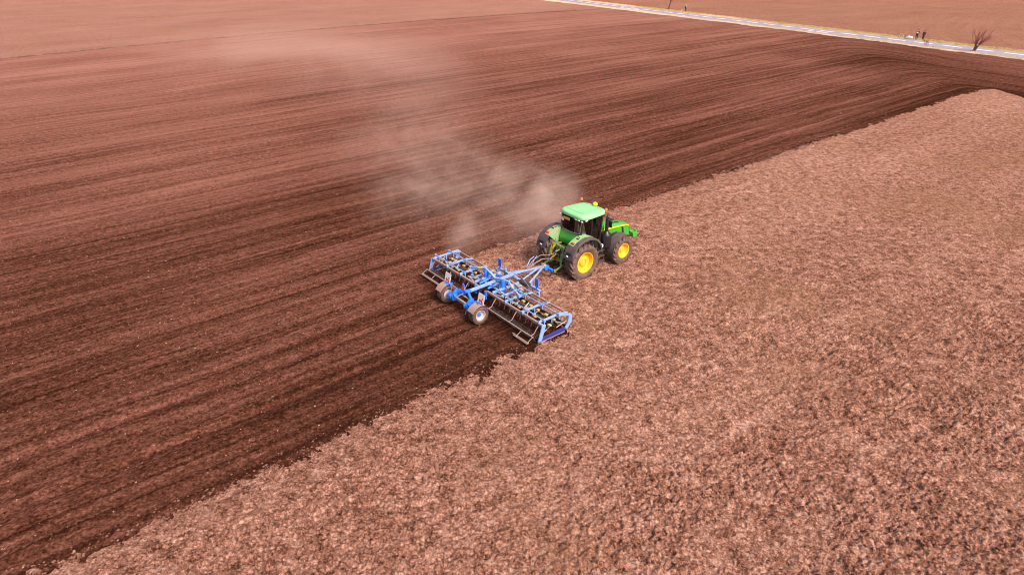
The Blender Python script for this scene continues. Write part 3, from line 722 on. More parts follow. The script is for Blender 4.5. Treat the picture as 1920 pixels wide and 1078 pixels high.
for x in (.40, 1.74): m.bar((x, -.63, ty_(x) - .016), (x, .63, ty_(x) - .016), .034, .018)
m.build('roof_groove', paint('roof_groove_green', (.17, .54, .20), .5, dust=.2), roof)
for c_, d_ in (((.07, -.86, 3.14), (.05, .15, .055)), ((.07, -.62, 3.14), (.05, .15, .055)), ((.07, -.38, 3.14), (.05, .15, .055)), ((.35, -.93, 3.14), (.16, .05, .055)), ((.07, .82, 3.14), (.05, .12, .055)), ((2.0, -.55, 3.12), (.04, .14, .06)), ((2.0, .55, 3.12), (.04, .14, .06))):
    m = MB(); m.box(c_, d_); m.build('work_light', MT['lamp'], T, .012)
m = MB(); m.box((.04, .27, 3.02), (.02, .50, .15)); m.build('number_plate', MT['plate'], T, .006)
m = MB(); m.lathe([(.11, 0), (.11, .012), (.001, .012)], (.085, .63, 2.88), 'x', 20)
n_ = len(m.v)
m.lathe([(.001, 0), (.11, 0)], (.085, .63, 2.88), 'x', 20); m.build('speed_sticker', MT['white'], T)
def beacon(x, y, z0, h):
    m = MB(); m.tube([(x, y, z0), (x, y, z0 + h)], .018, 8); m.lathe([(.05, 0), (.05, .03), (.001, .03)], (x, y, z0 + h - .03), 'z', 12); b_ = m.build('beacon', MT['black'], T)
    m = MB(); m.lathe([(.075, 0), (.085, .04), (.075, .10), (.04, .145), (.001, .155)], (x, y, z0 + h), 'z', 16); m.build('lamp_dome', MT['orange'], b_)
beacon(1.68, .86, 3.34, .15); beacon(1.98, -.74, 3.12, .14)
m = MB(); m.lathe([(.001, 0), (.13, 0), (.15, .03), (.14, .06), (.001, .06)], (1.93, .05, 3.35), 'z', 20); g_ = m.build('receiver', MT['green'], T)
m = MB(); m.lathe([(.135, .06), (.14, .09), (.12, .15), (.07, .185), (.001, .195)], (1.93, .05, 3.35), 'z', 20); m.build('receiver_dome', MT['stripe'], g_)
# exhaust and after-treatment canister, mirrors, steps
m = MB(); m.lathe([(.001, 1.12), (.23, 1.12), (.29, 1.18), (.29, 1.80), (.27, 1.90), (.13, 2.04), (.11, 2.08)], (2.1, -.76, 0), 'z', 24); m.tube([(2.1, -.76, 1.95), (2.15, -.74, 2.7), (2.18, -.73, 2.78)], .10, 14); 
m.build('exhaust_stack', MT['black'], T)
m = MB(); m.tube([(2.17, -.73, 2.74), (2.22, -.72, 2.90), (2.33, -.72, 3.0)], .075, 12); m.build('exhaust_tip', MT['fender'], T)
m = MB(); m.lathe([(.001, 1.2), (.2, 1.2), (.22, 1.3), (.22, 1.75), (.1, 1.9), (.001, 1.9)], (2.1, .76, 0), 'z', 20); m.build('air_filter', MT['black'], T)
for sg in (-1, 1):
    m = MB(); m.bar((1.82, sg * .68, 3.02), (1.86, sg * 1.30, 2.98), .05, .04); m.tube([(1.86, sg * 1.26, 2.98), (1.86, sg * 1.26, 2.5)], .018, 6); mm = m.build('mirror', MT['black'], T, .008)
    m = MB(); m.box((1.84, sg * 1.26, 2.68), (.07, .22, .38)); m.build('mirror_housing', MT['black'], mm, .03)
for sg in (-1, 1):
    m = MB()
    for k, z in enumerate((.55, .82, 1.1)): m.box((1.45 + .02 * k, sg * (1.05 - .06 * k), z), (.50, .22, .035))
    for x in (1.24, 1.68): m.bar((x, sg * 1.10, .5), (x, sg * .84, 1.45), .03, .03)
    m.build('steps', MT['dark'], T, .008)
    m = MB(); m.tube([(1.64, sg * 1.02, 1.1), (1.74, sg * .98, 1.6), (1.78, sg * .8, 2.5)], .016, 6); m.build('handrail', MT['black'], T)
m = MB(); m.box((1.42, -.95, 1.42), (.34, .26, .2)); m.build('toolbox', MT['white'], T, .03)
# rear fenders
rp = [(-1.10, 1.38), (-1.03, 1.62), (-.93, 1.86), (-.76, 2.07), (-.5, 2.23), (-.2, 2.33), (.1, 2.36), (.4, 2.32), (.7, 2.20), (.95, 1.98), (1.10, 1.72), (1.16, 1.42)]
for sg in (-1, 1):
    m = MB(); sheet(m, rp, .035, sg * 1.13, sg * 1.42); sheet(m, rp[:4], .035, sg * .74, sg * 1.13)
    o_, i_ = ribbon(rp, .11)
    lip = MB(); vs = []; n = len(rp)
    for k in range(n): vs += [(o_[k][0], sg * 1.42, o_[k][1]), (o_[k][0], sg * 1.445, o_[k][1]), (i_[k][0], sg * 1.445, i_[k][1]), (i_[k][0], sg * 1.42, i_[k][1])]
    fs = []
    for k in range(n - 1):
        for q_ in range(4): fs.append((k * 4 + q_, k * 4 + (q_ + 1) % 4, k * 4 + 4 + (q_ + 1) % 4, k * 4 + 4 + q_))
    fs += [(0, 1, 2, 3), tuple(4 * n - 4 + q_ for q_ in range(4))]
    m.add(vs, fs); fd = m.build('fender', MT['fender'], T, .012)
    m = MB(); sheet(m, rp[3:], .03, sg * .74, sg * 1.128)
    m.prism([(-.76, 2.04), (-.5, 2.2), (-.2, 2.3), (.1, 2.33), (.4, 2.29), (.7, 2.17), (.95, 1.95), (1.1, 1.5), (.4, 1.5), (-.3, 1.6)], sg * .74, sg * .70)
    m.build('fender_cover', MT['fendergreen'], fd, .012)
    rot = Matrix.Rotation(R(-32), 3, 'Y')
    m = MB(); m.box((-.66, sg * 1.0, 2.165), (.10, .24, .06), Matrix.Rotation(R(-33), 3, 'Y')); m.build('tail_light', MT['red'], fd, .015)
    m = MB(); m.box((-.30, sg * .98, 2.325), (.05, .16, .07), Matrix.Rotation(R(-15), 3, 'Y')); m.bar((-.16, sg * 1.0, 2.33), (-.14, sg * .86, 2.40), .03, .03); m.build('grab_handle', MT['black'], fd, .01)
    m = MB(); m.box((-1.03, sg * 1.08, 1.70), (.05, .34, .11), Matrix.Rotation(R(-68) + math.pi / 2, 3, 'Y')); m.build('light_bracket', MT['black'], fd, .01)
    m = MB(); m.box((-1.085, sg * 1.04, 1.57), (.04, .14, .07), Matrix.Rotation(R(20), 3, 'Y')); m.build('work_light', MT['lamp'], fd, .01)
# front fenders
fp_ = [(3.05 + .93 * math.cos(a), .80 + .93 * math.sin(a)) for a in [R(190 - k * 9.5) for k in range(13)]]
for sg in (-1, 1):
    m = MB(); sheet(m, fp_, .03, sg * .76, sg * 1.34)
    for y in (.86, .96, 1.06): 
        pp = [(a * 1.0, b_) for a, b_ in [(3.05 + .945 * math.cos(t), .80 + .945 * math.sin(t)) for t in [R(178 - k * 9.5) for k in range(10)]]]
        sheet(m, pp, .02, sg * y, sg * (y + .03))
    m.bar((3.0, sg * .45, 1.3), (3.0, sg * .9, 1.70), .06, .05); m.build('front_fender', MT['fender'], T, .008)
# rear linkage
for sg in (-1, 1):
    m = MB(); m.bar((-.25, sg * .32, 1.66), (-.82, sg * .46, 1.74), .10, .09); m.build('lift_arm', MT['olive'], T, .012)
    m = MB(); m.tube([(-.80, sg * .47, 1.72), (-.93, sg * .5, 1.15), (-1.02, sg * .5, .76)], .035, 8); m.tube([(-.84, sg * .48, 1.5), (-.92, sg * .5, 1.12)], .055, 8); m.build('lift_rod', MT['olive'], T)
    m = MB(); m.bar((-.35, sg * .36, .72), (-1.0, sg * .5, .74), .05, .12); m.bar((-1.0, sg * .5, .74), (-1.42, sg * .52, .62), .05, .10); m.box((-1.45, sg * .52, .64), (.16, .08, .16)); m.build('lower_link', MT['olive'], T, .012)
    m = MB(); m.tube([(-.45, sg * .22, 1.62), (-.8, sg * .28, 1.2), (-.95, sg * .40, .82)], .022, 6); m.build('hydraulic_ram', MT['steel'], T)
m = MB(); m.tube([(-.5, 0, 1.5), (-.95, .02, 1.42)], .05, 8); m.box((-.6, .1, 1.62), (.16, .35, .16)); m.box((-.55, -.2, 1.5), (.18, .2, .3)); m.bar((-.55, -.05, 1.3), (-.62, -.05, .55), .10, .08); m.box((-.75, -.12, .92), (.3, .34, .05)); m.bar((-.5, .16, 1.3), (-.7, .16, .6), .06, .06); m.build('top_link', MT['olive'], T, .01)
m = MB(); m.box((-.52, 0, 1.28), (.14, .34, .34)); m.bar((-.4, 0, .52), (-1.05, 0, .50), .14, .08)
for k in range(6): m.tube([(-.55, -.15 + k * .06, 1.38), (-.66, -.15 + k * .06, 1.38)], .022, 6)
m.build('coupler_block', MT['dark'], T, .01)

# ------------------------------------------------------------------ cultivator, built in the tractor's frame and shifted
OX = 5.2
K = empty('cultivator', (TX - OX * eu[0], TY - OX * eu[1], 0), HEAD, 'wide blue folding seedbed cultivator towed behind the green tractor', 'cultivator')
def MK(): return MB((OX, 0, 0))
m = MK(); m.bar((-6.75, 0, .96), (-3.75, 0, 1.02), .135, .135); m.build('main_beam', MT['lblue'], K, .015)
m = MK(); m.bar((-3.8, 0, 1.03), (-2.4, .02, .88), .085, .085); m.bar((-2.4, .02, .88), (-1.55, 0, .72), .11, .11)
m.bar((-3.55, -.85, .66), (-2.0, -.08, .76), .075, .09); m.bar((-3.55, .85, .66), (-2.0, .08, .76), .075, .09); m.bar((-3.6, -.35, .70), (-2.2, 0, .82), .07, .07); m.build('drawbar', MT['lblue'], K, .012)
m = MK(); m.bar((-1.5, -.44, .62), (-1.5, .44, .62), .13, .13); m.box((-1.62, 0, .70), (.3, .22, .2)); m.build('hitch_bar', MT['blue'], K, .012)
m = MK(); m.bar((-2.3, .02, .90), (-1.75, 0, .84), .15, .06); m.box((-1.72, .03, .86), (.16, .2, .12)); m.build('hitch_plate', MT['steel'], K, .01)
for k, (y, z, rr_) in enumerate(((.10, 1.45, .018), (.17, 1.35, .016), (.05, 1.25, .016), (.22, 1.2, .014), (-.04, 1.3, .014))):
    m = MK(); m.tube([(-2.9, y * .5, .98), (-2.45, y, z - .1), (-1.9, y * 1.4, z), (-1.3, y * 1.2, z - .15), (-.85, y, 1.30)], rr_, 6); m.build('hose', MT['black'] if k % 2 else MT['rust'], K)
m = MK(); m.tube([(-2.75, .25, .95), (-2.5, .30, 1.30), (-2.2, .30, 1.42)], .025, 6); m.tube([(-2.6, .1, .95), (-2.35, .12, 1.35), (-2.1, .2, 1.45)], .02, 6); m.build('hose_holder', MT['lblue'], K)
# front bar with marker plates
m = MK(); m.bar((-3.52, -1.72, .62), (-3.52, 1.72, .62), .11, .11); m.bar((-3.85, 0, 1.0), (-3.55, 0, .66), .10, .10); m.build('front_bar', MT['lblue'], K, .01)
for sg in (-1, 1):
    m = MK(); m.box((-3.56, sg * 1.52, 1.02), (.035, .24, .44)); m.bar((-3.56, sg * 1.52, .6), (-3.56, sg * 1.52, .85), .06, .05); m.build('marker_plate', MT['blue'], K, .005)
    m = MK(); m.box((-3.54, sg * 1.05, .74), (.12, .10, .16)); m.box((-3.56, sg * .8, .5), (.08, .12, .34)); m.bar((-3.5, sg * 1.15, .62), (-3.5, sg * 1.15, .20), .06, .09); m.box((-3.60, sg * 1.7, .48), (.1, .16, .22)); m.build('bracket', MT['lblue'], K, .01)
    m = MK(); m.tube([(-3.42, sg * 1.15, .5), (-3.30, sg * 1.15, .28), (-3.22, sg * 1.15, .02)], .022, 6); m.box((-3.22, sg * 1.15, .05), (.05, .12, .14)); m.build('track_tine', MT['rust'], K, .004)
m = MK(); m.tube([(-3.78, -1.12, .80), (-3.78, -.55, .80)], .14, 14); m.build('oil_tank', MT['dark'], K)
m = MK(); m.tube([(-3.82, -.30, .84), (-3.82, .35, .84)], .05, 8); m.tube([(-3.95, -1.4, .86), (-3.7, -.5, .98), (-3.9, .1, 1.1)], .015, 6); m.tube([(-3.95, 1.2, .86), (-3.7, .5, 1.0), (-3.9, .1, 1.1)], .015, 6); m.build('pipework', MT['steel'], K)
# mast and folding gear
for sg in (-1, 1):
    m = MK(); m.bar((-5.05, sg * .74, .62), (-5.02, sg * .74, 1.32), .06, .24, upv=(1, 0, 0)); m.bar((-5.3, sg * .62, .7), (-5.02, sg * .5, 1.1), .07, .07); m.build('mast_plate', MT['blue'], K, .01)
    m = MK(); m.bar((-5.0, 0, 1.12), (-4.95, sg * .55, 1.26), .13, .12); m.bar((-4.95, sg * .55, 1.26), (-4.9, sg * 1.0, 1.30), .11, .10); m.build('mast_arm', MT['lblue'], K, .012)
    m = MK(); m.tube([(-4.92, sg * .98, 1.32), (-5.05, sg * 1.5, 1.18), (-5.1, sg * 2.05, 1.04)], .045, 10); m.box((-5.1, sg * 2.03, 1.02), (.14, .14, .12)); cyl = m.build('fold_cylinder', MT['lblue'], K)
    m = MK(); m.tube([(-4.975, sg * 1.2, 1.26), (-5.035, sg * 1.44, 1.196)], .062, 10); m.build('safety_sleeve', MT['clamp'], cyl)
    m = MK(); m.bar((-5.75, sg * .75, .88), (-4.1, sg * .75, .88), .11, .12); m.bar((-5.6, sg * 1.25, .84), (-4.3, sg * 1.25, .84), .09, .10); m.bar((-4.6, 0, .92), (-4.6, sg * 1.6, .84), .09, .09); m.bar((-5.4, 0, .92), (-5.4, sg * 1.6, .84), .09, .09); m.build('centre_frame', MT['lblue'], K, .01)
    m = MK(); m.tube([(-5.75, sg * .35, .95), (-5.2, sg * .35, 1.02)], .06, 10); m.tube([(-5.2, sg * .35, 1.02), (-4.8, sg * .35, 1.06)], .03, 8); m.build('lift_cylinder', MT['blue'], K)
    m = MK(); m.box((-4.35, sg * 1.1, .95), (.24, .18, .05)); m.box((-4.5, sg * 1.45, .9), (.18, .12, .14)); m.box((-5.5, sg * 1.05, .93), (.2, .2, .05)); m.tube([(-4.4, sg * .5, .98), (-4.4, sg * .95, .94)], .04, 8); m.tube([(-5.7, sg * .9, .84), (-5.65, sg * 1.5, .90)], .04, 8); m.build('link_bracket', MT['steel'], K, .008)
    m = MK(); m.tube([(-5.8, sg * .2, .7), (-5.8, sg * .5, .7)], .13, 12); m.tube([(-5.6, sg * .5, .98), (-5.3, sg * .7, 1.15), (-5.0, sg * .5, 1.2), (-4.8, sg * .15, 1.14)], .014, 6); m.build('hydraulic_valve', MT['dark'], K)
    m = MK(); m.bar((-4.42, sg * .45, .98), (-4.42, sg * .45, .5), .07, .14); m.bar((-5.95, sg * .42, .9), (-5.95, sg * .42, .45), .08, .12); m.build('hanger', MT['blue'], K, .008)
# long earth-covered bars across the whole width
m = MK(); m.bar((-5.80, -4.6, .80), (-5.80, -.35, .80), .10, .12); m.bar((-5.80, .35, .80), (-5.80, 4.6, .80), .10, .12); m.build('rear_toolbar', MT['rust'], K, .012)
m = MK(); m.bar((-4.14, -4.58, .76), (-4.14, 4.58, .76), .07, .08); m.build('front_toolbar', MT['rust'], K, .01)
bars = [1.90, 3.17, 4.38]
for sg in (-1, 1):
    for k, y in enumerate(bars):
        m = MK(); m.bar((-5.90, sg * y, .93), (-4.55, sg * y, .93), .085, .10); m.bar((-4.6, sg * y, .92), (-4.14, sg * y, .82), .07, .07)
        m.bar((-5.85, sg * y, .93), (-5.80, sg * y, .74), .1, .1); m.build('frame_beam', MT['lblue'], K, .012)
    for x, z, a in ((-4.80, 1.02, 1.72), (-5.68, 1.02, 1.72)):
        m = MK(); m.bar((x, sg * a, z), (x, sg * 4.55, z), .045, .045); m.box((x, sg * 4.55, z - .02), (.09, .06, .14)); m.box((x, sg * a, z - .02), (.09, .06, .12)); m.build('cross_rod', MT['lblue'], K, .008)
    for x in (-4.62, -5.10, -5.55):
        m = MK(); m.bar((x, sg * 1.2, .60), (x, sg * 4.5, .60), .05, .05); m.build('tine_bar', MT['dark'], K, .006)
    for y in bars:
        for x in (-4.62, -5.10, -5.55): m = MK(); m.bar((x, sg * y, .62), (x, sg * y, .90), .05, .05); m.build('hanger', MT['lblue'], K, .006)
    m = MK(); m.tube([(-5.62, sg * 3.05, 1.02), (-5.30, sg * 3.0, 1.16)], .03, 8); m.box((-5.66, sg * 3.17, 1.04), (.2, .16, .1)); m.build('adjuster', MT['steel'], K, .006)
    # tines with their yellow clamps, two rows
    for row, (x, ys) in enumerate(((-4.82, [1.45, 2.02, 2.58, 3.12, 3.68, 4.23]), (-5.33, [1.75, 2.31, 2.87, 3.43, 3.98, 4.50]))):
        for y in ys:
            y += random.uniform(-.03, .03)
            m = MK(); m.tube([(x + .22, sg * y, .60), (x + .02, sg * y, .63), (x - .14, sg * y, .52), (x - .12, sg * y, .34), (x + .04, sg * y, .20), (x + .07, sg * y, .10), (x - .02, sg * y, -.06)], .022, 6); tn = m.build('tine', MT['dark'], K)
            m = MK(); m.box((x, sg * y, .63), (.13, .17, .08), Matrix.Rotation(random.uniform(-.15, .15), 3, 'Z')); m.build('clamp', MT['clamp'], tn, .012)
    # levelling board in front, dark bars inside
    m = MK(); m.bar((-4.30, sg * 1.0, .22), (-4.30, sg * 4.5, .22), .04, .16); m.build('levelling_board', MT['dark'], K, .006)
    m = MK()
    for k in range(24): 
        y = sg * (1.0 + k * .148); m.tube([(-4.28, y, .30), (-4.22, y, .14), (-4.24, y, .0)], .012, 5)
    m.build('spring_teeth', MT['dark'], K)
    # cage roller behind
    m = MK(); xr, zr, rr_ = -6.02, .17, .17
    for y in np.linspace(1.05, 4.45, 7): m.lathe([(rr_ - .03, -.012), (rr_, -.012), (rr_, .012), (rr_ - .03, .012)], (xr, sg * y, zr), 'y', 20, True)
    for k in range(8):
        m.tube([(xr + rr_ * math.cos(2 * math.pi * k / 8 + q_ * .5), sg * (1.05 + 3.4 * q_ / 6), zr + rr_ * math.sin(2 * math.pi * k / 8 + q_ * .5)) for q_ in range(7)], .014, 5)
    m.tube([(xr, sg * 1.0, zr), (xr, sg * 4.5, zr)], .03, 8); m.build('cage_roller', MT['dark'], K)
    m = MK(); m.bar((-6.32, sg * 1.0, .36), (-6.32, sg * 4.52, .36), .055, .05); m.build('scraper_bar', MT['rust'], K, .008)
    for y in (1.15, 2.75, 4.35):
        m = MK(); m.tube([(-5.82, sg * y, .78), (-6.0, sg * y, .60), (-6.12, sg * y, .42), (-6.32, sg * y, .36)], .022, 6); m.build('roller_arm', MT['rust'], K)
    m = MK()
    for k in range(22): y = sg * (1.15 + k * .152); m.tube([(-6.30, y, .37), (-6.22, y + .03, .44), (-6.14, y, .38), (-6.16, y - .02, .24)], .010, 5)
    m.build('scraper_spring', MT['dark'], K)
    for dx, y0 in ((-6.58, (1.9 if sg > 0 else 3.35)), (-6.66, (1.9 if sg > 0 else 3.5))):
        m = MK(); m.bar((dx, sg * y0, .16), (dx, sg * 4.5, .16), .05, .04); m.build('trailing_slat', MT['rust'], K, .006)
    m = MK()
    for y in ((2.6, 3.6, 4.48) if sg > 0 else (3.7, 4.48)): m.tube([(-6.32, sg * y, .36), (-6.44, sg * y, .30), (-6.66, sg * y, .17)], .018, 6)
    m.build('slat_arm', MT['rust'], K)
    # side shield
    Y0, Y1 = sg * 4.60, sg * 4.64
    m = MK(); m.bar((-5.80, sg * 4.62, .86), (-6.08, sg * 4.62, .12), .05, .17, upv=(0, 1, 0)) if False else m.prism([(-5.90, .86), (-5.68, .86), (-5.92, .10), (-6.14, .10)], Y0, Y1 + sg * .02)
    m.prism([(-4.28, .82), (-4.06, .80), (-4.10, .42), (-4.36, .16), (-4.52, .24), (-4.32, .46)], Y0, Y1 + sg * .02)
    m.bar((-4.75, sg * 4.44, .93), (-4.14, sg * 4.62, .82), .10, .07); m.bar((-5.90, sg * 4.38, .90), (-5.80, sg * 4.62, .84), .08, .08); m.build('side_shield', MT['lblue'], K, .008)
    m = MK(); m.prism([(-6.10, .05), (-6.06, .25), (-4.45, .30), (-4.32, .20), (-4.52, .06)], sg * 4.615, sg * 4.635); m.build('deflector_plate', MT['dblue'], K, .004)
    m = MK(); m.bar((-6.06, sg * 4.625, .03), (-4.50, sg * 4.625, .045), .05, .035); m.build('skid', MT['rust'], K, .006)
    m = MK(); m.tube([(-4.2, sg * 4.5, .5), (-4.9, sg * 4.5, .35)], .02, 6); m.bar((-5.2, sg * 4.46, .60), (-5.75, sg * 4.46, .30), .05, .04); m.bar((-4.9, sg * 4.4, .62), (-4.3, sg * 4.46, .3), .05, .04); m.build('shield_stay', MT['steel'], K, .004)
# transport chassis at the back
m = MK()
m.bar((-6.70, 0, .96), (-6.98, .62, .80), .12, .14); m.bar((-6.70, 0, .96), (-6.98, -.72, .80), .12, .14); m.bar((-6.55, 0, .98), (-6.9, 0, 1.02), .2, .1)
for y in (.60, -.66):
    m.prism([(-6.85, .92), (-6.85, .55), (-7.02, .38), (-7.26, .40), (-7.30, .66), (-7.10, .90)], y - .07, y + .07); m.box((-7.28, y + .12, .60), (.14, .12, .16)); m.box((-7.2, y - .14, .74), (.12, .1, .1))
m.bar((-6.98, .62, .72), (-6.75, 1.0, .70), .1, .1); m.bar((-6.98, -.66, .74), (-6.72, -.98, .78), .12, .12); m.bar((-6.72, -.98, .86), (-6.6, -.9, .6), .12, .1)
m.build('rear_yoke', MT['blue'], K, .015)
m = MK(); m.bar((-7.05, -1.12, .50), (-7.05, 1.12, .50), .12, .12); m.tube([(-7.2, -.58, .68), (-7.2, .5, .68)], .035, 8); m.bar((-6.9, -.6, .76), (-6.9, .6, .76), .07, .05); m.bar((-7.16, .35, .66), (-6.9, .1, .9), .05, .05); m.build('axle_beam', MT['steel'], K, .01)
m = MK(); m.tube([(-7.25, -.62, .4), (-7.32, -.62, .18)], .02, 6); m.build('parking_jack', MT['steel'], K)
for sg in (-1, 1):
    e_ = wheel(K, -7.08 + OX, sg * 1.38, .45, .46, .44, .26, sg, 0, MT['wimp'], 'small')
    gp = [(-7.08 + .56 * math.cos(a), .44 + .56 * math.sin(a)) for a in [R(150 - k * 11) for k in range(9)]]
    m = MK(); sheet(m, gp, .014, sg * 1.16, sg * 1.63); m.build('mudguard', MT['rust'], K)
    m = MK(); m.tube([(-7.0, sg * 1.08, .56), (-6.98, sg * 1.04, .85), (-7.0, sg * 1.12, 1.03), (-7.1, sg * 1.45, 1.035)], .028, 8); m.bar((-7.2, sg * 1.16, 1.02), (-6.8, sg * 1.16, 1.02), .03, .03); m.build('mudguard_stay', MT['blue'], K)
    m = MK(); m.lathe([(.001, 0), (.16, 0), (.15, .14 * 1), (.001, .14)], (-7.08, 0, .45), 'y', 16)
    for i in range(len(m.v)): v = m.v[i]; m.v[i] = (v[0], sg * (v[1] + 1.0), v[2])
    m.build('wheel_hub_housing', MT['blue'], K)
    rt_ = Matrix.Rotation(R(14), 3, 'Y')
    cx_, cz_ = -6.92, 1.24
    m = MK(); m.box((cx_, sg * 1.42, cz_), (.016, .48, .50), rt_); wb = m.build('warning_board', MT['white'], K, .003)
    m = MK()
    for k, off in enumerate((-.13, .07)):
        p0 = rt_ @ Vector((-.0125, -.20, off - .10)); p1 = rt_ @ Vector((-.0125, .02, off + .12))
        m.bar(Vector((cx_, sg * 1.42, cz_)) + p0, Vector((cx_, sg * 1.42, cz_)) + p1, .006, .075, upv=(1, 0, 0)) if False else None
    for a, b_, c_, d_ in (((-.20, -.20), (-.08, -.20), (.0, -.10), (-.06, -.04)), ((-.03, -.12), (.05, -.20), (.15, -.10), (.07, -.02))):
        q4 = [Vector((cx_, sg * 1.42, cz_)) + rt_ @ Vector((-.0105, y_, z_)) for y_, z_ in (a, b_, c_, d_)]
        m.add([*q4, *[v + rt_ @ Vector((-.003, 0, 0)) for v in q4]], [(0, 1, 2, 3), (4, 5, 6, 7), (0, 1, 5, 4), (1, 2, 6, 5), (2, 3, 7, 6), (3, 0, 4, 7)])
    m.build('warning_stripe', MT['red'], wb)
    m = MK(); m.bar((-6.98, sg * 1.42, 1.0), (-6.9, sg * 1.42, 1.10), .04, .04); m.box((-6.97, sg * 1.42, 1.02), (.05, .36, .04)); m.build('board_bracket', MT['blue'], K, .004)
    m = MK(); m.lathe([(.001, 0), (.04, 0), (.04, .02), (.001, .02)], (0, 0, 0), 'x', 12)
    for i in range(len(m.v)):
        v = Vector(m.v[i]) - Vector((OX, 0, 0)); v = rt_ @ (v + Vector((-.03, -sg * 0 - .12, .02))); m.v[i] = tuple(v + Vector((cx_ + OX, sg * 1.42, cz_)))
    m.build('reflector', MT['red'], wb)
# slow-vehicle triangle with its blue carrier
m = MK(); m.prism([(.10, .88), (.10, 1.30), (.20, 1.38), (.30, 1.34), (.34, 1.0), (.30, .84)], -6.80, -6.84, 'yz'); m.box((-6.86, .30, .90), (.14, .5, .10)); m.bar((-6.84, .2, .86), (-6.8, .1, .98), .1, .1)
tb = m.build('triangle_carrier', MT['blue'], K, .01)
m = MK(); m.prism([(.02, .98), (.36, .98), (.30, 1.06), (.22, 1.30), (.16, 1.30), (.05, 1.06)], -6.848, -6.86, 'yz'); tr_ = m.build('warning_triangle', MT['red'], tb)
m = MK(); m.prism([(.10, 1.02), (.28, 1.02), (.19, 1.22)], -6.8605, -6.866, 'yz'); m.build('triangle_centre', MT['orange'], tb)
# hydraulic hoses and small fittings along the wings
for sg in (-1, 1):
    for k, (z, x0) in enumerate(((1.04, -5.55), (1.0, -5.0), (1.02, -4.7))):
        m = MK(); m.tube([(x0 + .12 * math.sin(j * 1.7 + k), sg * (.3 + j * .45), z + .05 * math.sin(j * 2.3 + k * 2)) for j in range(6 + k)], .014, 5); m.build('hose', MT['black'], K)
    for y in (2.5, 3.8):
        m = MK(); m.box((-5.68, sg * y, 1.0), (.14, .12, .1)); m.tube([(-5.66, sg * y, 1.04), (-5.5, sg * (y + .05), 1.12)], .02, 6); m.build('adjuster', MT['steel'], K, .006)
    for k in range(9): m = MK(); m.bar((-5.86, sg * (1.1 + k * .4), .78), (-5.95, sg * (1.1 + k * .4), .52), .03, .05); m.build('tine_bracket', MT['dark'], K, .004)

# ------------------------------------------------------------------ trees
m_bark = paint('bark', (.10, .045, .035), .9, dust=.4, dustcol=(.24, .12, .09), scale=2)
m_twig = paint('twigs', (.27, .085, .065), .9, dust=.4, dustcol=(.30, .13, .09), scale=1)
def bare_tree(name, x, y, h, label, stems, lean, seed, r0, spread=.5, cat='tree', depth=4, fan=1.0, grp=None):
    rg = random.Random(seed); e = empty(name, (x, y, -.05), 0, label, cat, grp)
    tm = MB(); cm = MB()
    def grow(p, d, L_, r_, lev, mb):
        n = 4; pts = [p]; q_ = Vector(p); d = Vector(d).normalized()
        for k in range(n):
            d = (d + Vector((rg.gauss(0, .13), rg.gauss(0, .13), rg.gauss(0.02, .06)))).normalized(); q_ = q_ + d * L_ / n; pts.append(q_.copy())
        rs = [r_ * (1 - .45 * k / n) for k in range(n + 1)]
        mb.tube(pts, rs, 6 if lev < 2 else 4, cap=lev < 2)
        if lev < depth:
            for k in range(3 if lev < 1 else (4 if lev < 3 else 5)):
                i = rg.randint(2, n); dd = (d + Vector((rg.gauss(0, spread), rg.gauss(0, spread), rg.gauss(.12, .25)))).normalized()
                grow(pts[i], dd, L_ * rg.uniform(.5, .8), max(rs[i] * .6, .007), lev + 1, cm)
    for s_ in range(stems):
        a = 2 * math.pi * s_ / stems + .4; off = Vector((math.cos(a), math.sin(a), 0)) * (.16 if stems > 1 else 0)
        d = Vector((lean[0] + rg.gauss(0, .14) * fan * (stems > 1), lean[1] + rg.gauss(0, .12) * fan * (stems > 1), 1))
        grow(off, d, h * rg.uniform(.36, .5), r0 * rg.uniform(.7, 1), 0, tm)
    tm.build('trunk', m_bark, e); cm.build('crown', m_twig, e)
    return e
bare_tree('bare_tree', 77.9, 112.9, 4.3, 'bare many-stemmed reddish tree leaning over the near edge of the road', 7, (.30, -.05), 5, .12, .26, fan=.6, depth=3)
bare_tree('bare_tree', 46.1, 201.0, 9.5, 'tall thin bare tree on the far verge beside the lone walker', 1, (.12, 0), 8, .20, .5, depth=4)
bare_tree('shrub', 73.6, 119.3, 1.5, 'low leafless shrub on the near verge, across the road from the two people', 5, (.1, 0), 12, .025, .6, 'shrub', 3, 2.)

